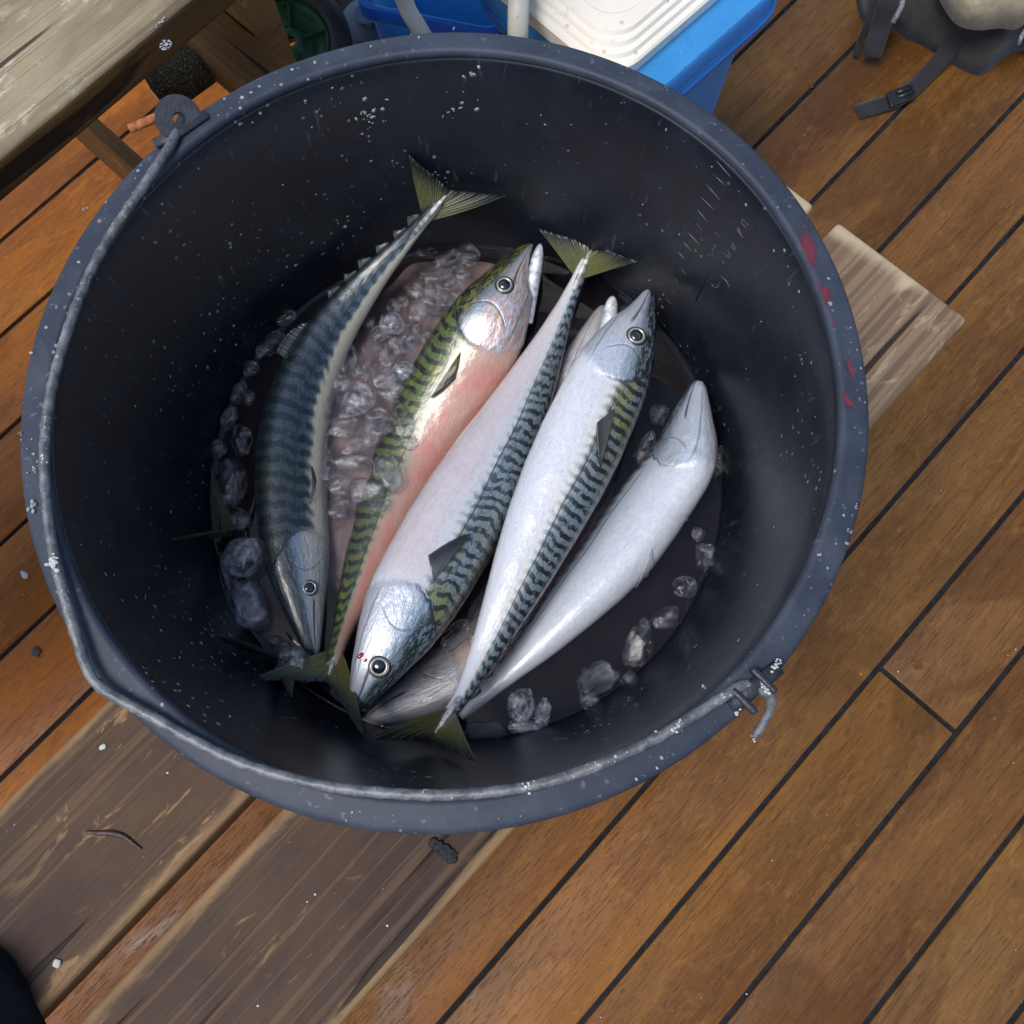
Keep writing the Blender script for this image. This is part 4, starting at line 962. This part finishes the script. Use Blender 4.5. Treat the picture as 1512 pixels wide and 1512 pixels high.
rt = [(1045, 822, 19, 19, .2, 'lone dark knobbly ice chunk against the right wall below the white-bellied fish'), (1012, 868, 19, 17, -.6, 'shallow melted ice chunk second down along the right water edge'), (982, 913, 22, 16, -.4, 'oval dark-ringed ice chunk midway along the lower right water edge'),
      (941, 955, 20, 30, .35, 'tall grey ice chunk leaning in the lower right water'), (883, 1002, 34, 22, -.5, 'broad bubbly ice slab in the lower right water'), (869, 1034, 15, 14, 0, 'round dark ice lump below the broad bubbly slab'),
      (929, 1006, 12, 14, .4, 'small dark ice lump at the lower right water edge'), (718, 1079, 30, 15, -.1, 'flat bubbly ice slab by the tail of the striped fish'), (770, 1042, 20, 24, 0, 'pale ice block frozen onto the white-bellied fish'), (800, 1052, 12, 22, .25, 'upright glassy ice sliver beside the pale ice block'),
      (776, 1072, 26, 12, -.1, 'dark wet ice piece under the pale ice block'), (1062, 680, 13, 26, .1, 'dark ice chunk wedged between white-bellied fish and right wall'), (953, 922, 8, 10, 0, 'tiny dark ice bead between two chunks on the lower right'),
      (1030, 790, 10, 11, .2, 'little brown-tinted ice bead beside the white-bellied fish'), (973, 612, 14, 17, .3, 'grey ice chunk between the striped fish and the white-bellied snout'), (952, 660, 12, 28, .5, 'long dark ice piece tucked beside the striped back'),
      (672, 940, 15, 28, .7, 'smooth brownish ice piece between the two middle fish'), (632, 992, 10, 9, 0, 'small ringed ice bubble floating on the sunken fish'), (700, 945, 9, 12, 0, 'dark bead of ice touching the white flank of the striped fish')]
for x, y, a, b, an, lb in rt:
    ice(x, y, a, b, an, WZ + .0015 if x > 690 else WZ - .001, 'ice_frost' if 'pale' in lb or 'glassy' in lb else 'ice_clear', lb, gR, .6, .25)

# ------------------------------------------------------------------ things on the deck behind the bucket
def rounded(c, ax, ay, hx, hy, rad, n=8):
    P = []
    for sx, sy, a0 in ((1, 1, 0), (-1, 1, 90), (-1, -1, 180), (1, -1, 270)):
        for i in range(n + 1):
            a = math.radians(a0 + 90 * i / n)
            P.append(c + ax * (sx * (hx - rad) + rad * math.cos(a)) + ay * (sy * (hy - rad) + rad * math.sin(a)))
    return P
def stack(name, rings, mat, parent, cap=True):
    n = len(rings[0]); vs = [p for r in rings for p in r]; fs = []
    for i in range(len(rings) - 1):
        for k in range(n): fs.append((i * n + k, i * n + (k + 1) % n, (i + 1) * n + (k + 1) % n, (i + 1) * n + k))
    if cap: fs += [tuple(range(n))[::-1], tuple((len(rings) - 1) * n + k for k in range(n))]
    me = bpy.data.meshes.new(name); me.from_pydata([tuple(v) for v in vs], [], fs); me.update()
    bm = bmesh.new(); bm.from_mesh(me); bmesh.ops.recalc_face_normals(bm, faces=bm.faces); bm.to_mesh(me); bm.free()
    ob = link(name, me, mat, parent, True)
    try:
        me.set_sharp_from_angle(angle=math.radians(35))
    except Exception: pass
    return ob
def painted(name, col, rough=0.35, dirt=0.4, dc=(0.10, 0.08, 0.06), scale=60):
    m = M(name); v = m.coord(); n1 = m.noise(v, scale, 5, 0.65); n2 = m.noise(v, scale * 0.25, 3); n3 = m.noise(v, 400, 2)
    c = m.mix(m.ss(n2, 0.3, 0.7), tuple(x * .9 for x in col), col)
    c = m.mix(m.mul(m.ss(n1, 0.58, 0.72), dirt), c, dc)
    d = m.vor(m.map(v, (1, 1, 1)), scale * 1.6); c = m.mix(m.mul(m.ss(d, 0.16, 0.08), dirt), c, dc)
    return m.done(m.pbr(Base_Color=c, Roughness=m.m('MULTIPLY_ADD', n1, 0.2, rough - .08), Normal=m.bump(m.m('ADD', n3, n1), 0.12, 0.001), **({'Subsurface_Weight': 0.6, 'Subsurface_Radius': (0.02, 0.03, 0.06), 'Subsurface_Scale': 1.0} if 'blue' in name else {})))
MAT['blue'] = painted('bright_blue_plastic', (0.045, 0.27, 0.62), 0.35, 0.35, (0.02, 0.06, 0.15))
MAT['blue_deep'] = painted('deep_blue_plastic', (0.016, 0.14, 0.56), 0.3, 0.3, (0.01, 0.03, 0.10))
MAT['cream'] = painted('stained_cream_plastic', (0.82, 0.775, 0.68), 0.5, 0.45, (0.36, 0.24, 0.17), 34)
MAT['cream_arm'] = painted('cream_handle_plastic', (0.56, 0.55, 0.47), 0.45, 0.3)
ZL = 0.37
pc = U(905, 96, ZL); d1 = (U(1040, 2, ZL) - U(938, 90, ZL)).normalized(); d2 = Vector((-d1.y, d1.x, 0))
if (U(785, 22, ZL) - U(885, 80, ZL)).dot(d2) < 0: d2 = -d2
hx, hy = 0.098, 0.105
cc = pc + d1 * (hx - 0.012) + d2 * (hy - 0.012)
cooler = thing('cool_box', 'bright blue cool box with dirty cream ridged lid, on the deck behind the bucket', 'cool box', (cc.x, cc.y, 0))
def ringz(c, ex, z, rad): 
    q = rounded(Vector((c.x, c.y, 0)), d1, d2, hx + ex, hy + ex, rad); return [Vector((p.x, p.y, z)) for p in q]
shift = cc - d2 * 0.017 + d1 * 0.017
def rz_(ex, z, rad): return ringz(shift, ex, z, rad)
stack('tub', [rz_(-.020, 0.0, .03), rz_(-.015, .004, .035), rz_(.000, ZL - .075, .04), rz_(.012, ZL - .070, .045), rz_(.014, ZL - .052, .045), rz_(.018, ZL - .050, .047), rz_(.018, ZL - .046, .047), rz_(.014, ZL - .044, .045), rz_(.015, ZL - .020, .045), rz_(.013, ZL - .016, .044), rz_(-.01, ZL - .015, .03)], MAT['blue'], cooler)
stack('tub_edge', [rz_(.0152, ZL - .0525, .045), rz_(.0195, ZL - .0515, .048), rz_(.0195, ZL - .0455, .048), rz_(.0152, ZL - .0445, .045)], MAT['blue_deep'], cooler, False)
L = [ringz(cc, e, z, r) for e, z, r in ((0, ZL - .018, .035), (.001, ZL - .002, .035), (-.001, ZL, .035), (-.006, ZL + .0005, .034), (-.008, ZL + .004, .034), (-.013, ZL + .0045, .033), (-.015, ZL + .008, .033), (-.020, ZL + .0085, .032), (-.022, ZL + .012, .032), (-.036, ZL + .0125, .030), (-.039, ZL + .009, .030), (-.06, ZL + .009, .02))]
stack('lid', L, MAT['cream'], cooler)

# second, deep blue tub half under the table with cream handle arms
b_c = U(655, -40, 0.27); tub2 = thing('blue_tub', 'deep blue plastic tub with cream handle arms beside the cool box', 'tub', (b_c.x, b_c.y, 0))
e1 = (U(760, 60, .27) - U(560, 20, .27)).normalized(); e2 = Vector((-e1.y, e1.x, 0))
def r2(ex, z): return [Vector((p.x, p.y, z)) for p in rounded(Vector((b_c.x, b_c.y, 0)), e1, e2, .082 + ex, .060 + ex, .02)]
stack('tub', [r2(-.015, 0), r2(-.004, .25), r2(.004, .252), r2(.004, .27), r2(-.002, .27), r2(-.006, .25), r2(-.02, .04)], MAT['blue_deep'], tub2)
tube('handle_arm', [U(766, -40, .41), U(765, 20, .395), U(764, 80, .37)], 0.0098, MAT['cream_arm'], tub2, 14, .8)
tube('handle_arm', [U(580, -40, .40), U(604, 18, .385), U(634, 66, .36)], 0.0085, MAT['cream_arm'], tub2, 14, .8)
# grey translucent canister beside it
g_c = U(545, 30, .16); can = stack('grey_canister', [[Vector((g_c.x + r * math.cos(a), g_c.y + r * math.sin(a), z)) for a in np.linspace(0, 2 * math.pi, 33)[:-1]] for r, z in ((.034, 0.0), (.038, .006), (.038, .15), (.034, .162), (.018, .166), (.016, .172), (.001, .172))], painted('frosted_grey_plastic', (0.07, 0.10, 0.15), .3, .3), None)
tag(can, 'frosted grey-blue canister tucked beside the deep blue tub', 'canister')

# black wheel with green hub, leaning under the table
wc = U(432, 66, .20); wheel = thing('trolley_wheel', 'black rubber trolley wheel with a green hub, leaning under the table', 'wheel', tuple(wc))
wn = Vector((0.10, -0.42, 0.86)).normalized(); wa = Vector((1, 0, 0)) - wn * wn.x; wa.normalize(); wb = wn.cross(wa)
def spin(name, prof, mat, seg=56):
    vs = [wc + wa * (r * math.cos(2 * math.pi * i / seg)) + wb * (r * math.sin(2 * math.pi * i / seg)) + wn * h for i in range(seg) for r, h in prof]
    k = len(prof); fs = [(i * k + j, ((i + 1) % seg) * k + j, ((i + 1) % seg) * k + j + 1, i * k + j + 1) for i in range(seg) for j in range(k - 1)]
    return mesh(name, vs, fs, mat, wheel)
MAT['rubber'] = simple('worn_black_rubber', (0.030, 0.031, 0.036), 0.6, 0.35, 70, 0.4)
MAT['green'] = simple('green_hub_plastic', (0.010, 0.085, 0.030), 0.4, 0.25, 50, 0.15)
spin('tyre', [(.045, .010), (.046, .016), (.052, .020), (.060, .019), (.067, .013), (.070, .004), (.070, -.006), (.066, -.014), (.055, -.019), (.045, -.015), (.045, .010)], MAT['rubber'])
hub = spin('hub', [(.0448, .012), (.043, .013), (.041, .007), (.016, .005), (.014, .016), (.006, .017), (.006, -.012), (.0448, -.012)], MAT['green'])
for k in range(5):
    a = 2 * math.pi * k / 5 + .35; d = wa * math.cos(a) + wb * math.sin(a); s = wn.cross(d)
    q = [wc + d * r + s * w_ + wn * .0045 for r, w_ in ((.014, -.0016), (.043, -.0013), (.043, .0013), (.014, .0016))]
    prism('rib', q, [p + wn * .0075 for p in q], MAT['green'], hub)
# sagging bags: a cloth lump grown over an outline
def lump(name, outline, z0, h, mat, parent=None, rings=14, seed=0, wr=0.10, flat=0.5, n=64):
    P = catmull([*outline, outline[0]], n + 1)[0][:-1]; c = sum(P, Vector()) / n
    vs, fs = [], []
    for r in range(rings):
        q = r / rings
        for p in P:
            v = p.lerp(c, q); z = z0 + h * (1 - (1 - q) ** (2 / flat)) ** flat
            nz = mnoise.noise(Vector((v.x * 16 + seed, v.y * 16, z * 10))) + 0.5 * mnoise.noise(Vector((v.x * 40 + seed, v.y * 40, z * 30)))
            vs.append(Vector((v.x, v.y, z + nz * h * wr * min(1, q * 5))))
    vs.append(Vector((c.x, c.y, z0 + h)))
    for r in range(rings - 1):
        for k in range(n): fs.append((r * n + k, r * n + (k + 1) % n, (r + 1) * n + (k + 1) % n, (r + 1) * n + k))
    for k in range(n): fs.append(((rings - 1) * n + k, (rings - 1) * n + (k + 1) % n, rings * n))
    fs.append(tuple(range(n))[::-1])
    return mesh(name, vs, fs, mat, parent)
def cloth(name, col, weave=900, rough=0.85, var=0.3):
    m = M(name); v = m.coord(); n1 = m.noise(v, 18, 4, 0.6); n2 = m.noise(v, 160, 3, 0.6)
    wv = m.mul(m.m('SINE', m.mul(m.xyz(v)[0], weave * 3.0)), m.m('SINE', m.mul(m.xyz(v)[1], weave * 3.0)))
    c = m.mix(m.ss(n1, .3, .7), tuple(x * (1 - var) for x in col), tuple(min(1, x * (1 + var)) for x in col))
    c = m.mix(m.mul(m.ss(n2, .45, .7), .35), c, tuple(x * .55 for x in col))
    b = m.n('BsdfPrincipled')
    for k, x in (('Base Color', c), ('Roughness', rough), ('Sheen Weight', 0.0 if 'navy' in name else .2), ('Normal', m.bump(m.m('ADD', n2, m.mul(wv, .3)), .3, .0015)), ('Specular IOR Level', .25)): m.put(b.inputs[k], x)
    return m.done(b.outputs[0])
MAT['black_cloth'] = cloth('black_cloth', (0.014, 0.014, 0.017)); MAT['grey_cloth'] = cloth('charcoal_pack_cloth', (0.034, 0.030, 0.029)); MAT['beige_cloth'] = cloth('beige_pack_cloth', (0.36, 0.31, 0.21), 700)
MAT['web'] = cloth('dark_webbing', (0.017, 0.017, 0.020), 1500); MAT['navy_cloth'] = cloth('dark_navy_cloth', (0.010, 0.014, 0.024)); MAT['buckle'] = simple('black_buckle_plastic', (0.014, 0.016, 0.020), .3, .3, 100, .15)
bag = lump('black_bag', [U(x, y, 0.0) for x, y in ((452, 78), (470, 40), (468, -20), (520, -40), (528, 10), (518, 60), (500, 90), (470, 105))], 0, .16, MAT['black_cloth'], None, seed=4, wr=.15)
tag(bag, 'soft black bag slumped beside the trolley wheel', 'bag')
# bark-covered log under the table edge
lgc = U(281, 104, .355); log = thing('log', 'short bark-covered log standing under the table edge', 'log', (lgc.x, lgc.y, 0))
m = M('rough_bark'); v = m.coord(); n1 = m.noise(m.map(v, (1, 1, .45)), 60, 6, .75, .8); d = m.vor(m.map(v, (1, 1, .4)), 260, 'DISTANCE_TO_EDGE'); n2 = m.noise(v, 25, 4)
c = m.mix(m.ss(n1, .35, .68), (0.035, 0.026, 0.014), (0.165, 0.135, 0.075)); c = m.mix(m.mul(m.ss(n2, .52, .66), .55), c, (0.13, 0.14, 0.065)); c = m.mix(m.mul(m.ss(d, .10, .02), .6), c, (0.012, 0.009, 0.006))
MAT['bark'] = m.done(m.pbr(Base_Color=c, Roughness=.9, Normal=m.bump(m.m('ADD', n1, m.ss(d, 0, .25)), .9, .004)))
d3 = (U(318, 72, .36) - U(246, 132, .34)); 
pth = [U(240, 140, .330), U(262, 120, .337), U(290, 96, .345), U(318, 72, .352), U(345, 48, .36)]
vs, fs = tube_data(pth, 0.021, 40)
vs = [p + (p - lgc).normalized() * (0.0025 * mnoise.noise(p * 90) + .002 * mnoise.noise(p * 220)) for p in vs]
mesh('trunk', vs, fs, MAT['bark'], log)
log['label'] = 'short bark-covered log wedged between the bench beams under the table'

# ------------------------------------------------------------------ backpack
bk = U(1430, 20, 0); pack = thing('backpack', 'charcoal and beige backpack lying on the deck with loose straps', 'backpack', (bk.x, bk.y, 0))
def px_poly(pts, z=0.0): return [U(x, y, z) for x, y in pts]
lump('pack_body', px_poly(((1318, 42), (1338, 58), (1362, 68), (1400, 92), (1440, 112), (1456, 108), (1494, 78), (1545, 70), (1620, 0), (1600, -140), (1450, -170), (1330, -90), (1310, 0))), 0, .13, MAT['grey_cloth'], pack, 18, 2, .10, .62, 120)
lump('pocket', px_poly(((1372, -30), (1392, 10), (1412, 36), (1442, 45), (1475, 42), (1497, 44), (1515, 34), (1560, -10), (1520, -110), (1400, -100)), .085), .085, .085, MAT['beige_cloth'], pack, 14, 5, .09, .55, 96)
lump('side_wing', px_poly(((1262, -20), (1266, 12), (1276, 34), (1300, 40), (1326, 30), (1342, -10), (1330, -60), (1280, -60))), .0, .07, MAT['black_cloth'], pack, 12, 8, .22, .6)
lump('flap_corner', px_poly(((1492, 74), (1500, 50), (1530, 40), (1560, 60), (1540, 90), (1505, 88))), .02, .05, MAT['grey_cloth'], pack, 10, 3, .1, .6)
def strap(name, pts, width, mat, parent, thick=.0016):
    path, _ = catmull(pts, 26); rows = []
    for i, p in enumerate(path):
        t = (path[min(i + 1, 25)] - path[max(i - 1, 0)]).normalized(); s = t.cross(Vector((0, 0, 1))).normalized(); w_ = width(i / 25) if callable(width) else width
        rows.append([p + s * (w_ * q) + Vector((0, 0, .0004 * math.sin(i * .9 + q * 3))) for q in (-.5, -.25, 0, .25, .5)])
    vs = [p for r in rows for p in r]; fs = [(i * 5 + j, i * 5 + j + 1, i * 5 + j + 6, i * 5 + j + 5) for i in range(25) for j in range(4)]
    ob = mesh(name, vs, fs, mat, parent); md = ob.modifiers.new('thickness', 'SOLIDIFY'); md.thickness = thick; md.offset = 0
    return ob
strap('strap', [U(1410, 60, .030), U(1386, 92, .010), U(1362, 117, .004), U(1340, 137, .006), U(1318, 149, .007), U(1290, 158, .004), U(1265, 166, .0025)], .0235, MAT['web'], pack)
bu = [U(*q) for q in ((1306, 142, .005), (1341, 129, .005), (1349, 149, .005), (1313, 163, .005))]
prism('buckle', bu, [p + Vector((0, 0, .008)) for p in bu], MAT['buckle'], pack, .0015, True)
for q in (0.30, 0.62):
    a_, b_ = bu[0].lerp(bu[3], q), bu[1].lerp(bu[2], q); a_ = a_.lerp(b_, .35)
    tube('buckle_prong', [a_ + Vector((0, 0, .009)), b_ + Vector((0, 0, .009))], .0022, MAT['buckle'], pack, 8)
strap('hanging_strap', [U(1316, -20, .085), U(1310, 10, .075), U(1300, 40, .05), U(1286, 84, .022)], lambda t: .030 - .004 * t, MAT['web'], pack)
strap('hanging_strap', [U(1296, -10, .07), U(1282, 30, .05), U(1270, 60, .02), U(1263, 84, .006)], .008, MAT['web'], pack)
tube('zip_cord', [U(1334, -10, .10), U(1332, 8, .10), U(1326, 20, .092), U(1318, 34, .085)], .0035, simple('grey_zip_cord', (.16, .16, .165), .5, .6, 400, .5), pack, 8)
tube('zip_cord', [U(1514, 44, .09), U(1508, 55, .088), U(1504, 66, .08)], .0030, bpy.data.materials['grey_zip_cord'], pack, 8)

# cloth lump standing in for the photographer's dark trouser leg at the bench
gar = lump('clothed_leg_lump', [U(x, y, Z_SEAT + .001) for x, y in ((-25, 1385), (8, 1404), (32, 1438), (52, 1480), (76, 1540), (60, 1640), (-60, 1680), (-140, 1560), (-100, 1420))], Z_SEAT + .001, .06, MAT['navy_cloth'], None, 18, 6, .22, .7)
tag(gar, 'dark navy trouser leg of the photographer, a stand-in cloth lump at the near left', 'garment')

# ------------------------------------------------------------------ small litter
def chip(name, px, py, z, s, mat, label, cat, seed, el=1.0, ang=0.0, group=None):
    p = U(px, py, z); bm = bmesh.new(); bmesh.ops.create_icosphere(bm, subdivisions=3, radius=1)
    for v in bm.verts: v.co *= 1 + .45 * mnoise.noise(v.co * 1.6 + Vector((seed * 7.1, 0, 0))) + .2 * mnoise.noise(v.co * 4 + Vector((seed * 3.1, 0, 0)))
    me = bpy.data.meshes.new(name); bm.to_mesh(me); bm.free(); ob = link(name, me, mat)
    ob.matrix_world = Matrix.Translation((p.x, p.y, z + s * .3)) @ Matrix.Rotation(-ang, 4, 'Z') @ Matrix.Diagonal((s * el, s, s * .45, 1))
    return tag(ob, label, cat, group)
MAT['chip'] = simple('pale_chip', (.55, .55, .52), .7, .3, 300, .5); MAT['stone'] = simple('dark_gritty_stone', (.085, .08, .07), .8, .7, 350, .8); MAT['tar'] = simple('black_tar', (.008, .008, .01), .4, .3, 300, .8); MAT['twig'] = simple('dark_reddish_worm', (.045, .022, .018), .35, .5, 300, .4)
chip('white_chip', 85, 1422, Z_SEAT, .0028, MAT['chip'], 'white flake on the left seat board near the dark trouser leg', 'flake', 1, .9, .6)
chip('white_chip', 37, 849, 0, .0036, MAT['chip'], 'white flake on the deck left of the bucket', 'flake', 2, 1.7, .7)
chip('white_chip', 152, 1103, Z_SEAT, .0017, MAT['chip'], 'small pale flake on the left seat board close to the bucket rim', 'flake', 4, 1.4, -.5)
chip('grit_lump', 54, 963, 0, .0060, MAT['stone'], 'dark gritty lump on the deck left of the bucket', 'grit', 3, .9, .3)
for i, (x, y, s) in enumerate(((646, 1247, .0036), (655, 1255, .0040), (664, 1263, .0038), (670, 1270, .0030))):
    pass
bm = bmesh.new()
for x, y, s in ((640, 1243, .0030), (648, 1249, .0034), (656, 1255, .0040), (663, 1261, .0036), (668, 1268, .0032), (650, 1258, .0018), (672, 1262, .0018)):
    p = U(x, y, Z_SEAT); bmesh.ops.create_icosphere(bm, subdivisions=3, radius=1, matrix=Matrix.Translation((p.x, p.y, Z_SEAT + .001)) @ Matrix.Rotation(.8, 4, 'Z') @ Matrix.Diagonal((s * 1.3, s, s * .5, 1)))
for v in bm.verts: v.co += v.normal * .0012 * mnoise.noise(v.co * 500)
tag(from_bm('tar_smear', bm, MAT['tar']), 'black tarry smear on the right seat board just under the bucket rim', 'smear')
wp, _ = catmull([U(x, y, Z_SEAT + .0012) for x, y in ((125, 1228), (142, 1230), (160, 1230), (177, 1233), (190, 1240), (200, 1248), (209, 1254))], 40)
tag(tube('worm', wp, lambda t: .0006 + .0014 * math.sin(math.pi * min(1, t ** .8)), MAT['twig'], None, 10, .7), 'thin dark reddish worm lying on the left seat board', 'worm')
chip('red_spot', 1198, 128, 0, .0030, simple('dried_blood', (.11, .012, .010), .5, .4, 300, .4), 'dried blood spot on a deck seam right of the cool box', 'blood spot', 8, 1.0, .2)
bm = bmesh.new(); rs = random.Random(5)
for i in range(200):
    px, py = rs.uniform(-60, 1570), rs.uniform(-60, 1570); p = U(px, py, 0); s = .0003 + .0008 * rs.random() ** 4
    bmesh.ops.create_icosphere(bm, subdivisions=1, radius=1, matrix=Matrix.Translation((p.x, p.y, s * .2)) @ Matrix.Rotation(rs.uniform(0, 6), 4, 'Z') @ Matrix.Diagonal((s * rs.uniform(1, 1.8), s, s * .5, 1)))
for o_lo, o_hi in ((s1a, s1b), (s2a, s2b)):
    for i in range(40):
        p = DV * rs.uniform(-.6, .3) + NV * rs.uniform(o_lo + .006, o_hi - .006); s = .0003 + .0008 * rs.random() ** 4
        bmesh.ops.create_icosphere(bm, subdivisions=1, radius=1, matrix=Matrix.Translation((p.x, p.y, Z_SEAT + s * .2)) @ Matrix.Diagonal((s * 1.3, s, s * .5, 1)))
tag(from_bm('crumbs', bm, MAT['chip']), 'tiny pale crumbs scattered over the deck and seat boards', 'crumbs', kind='stuff')
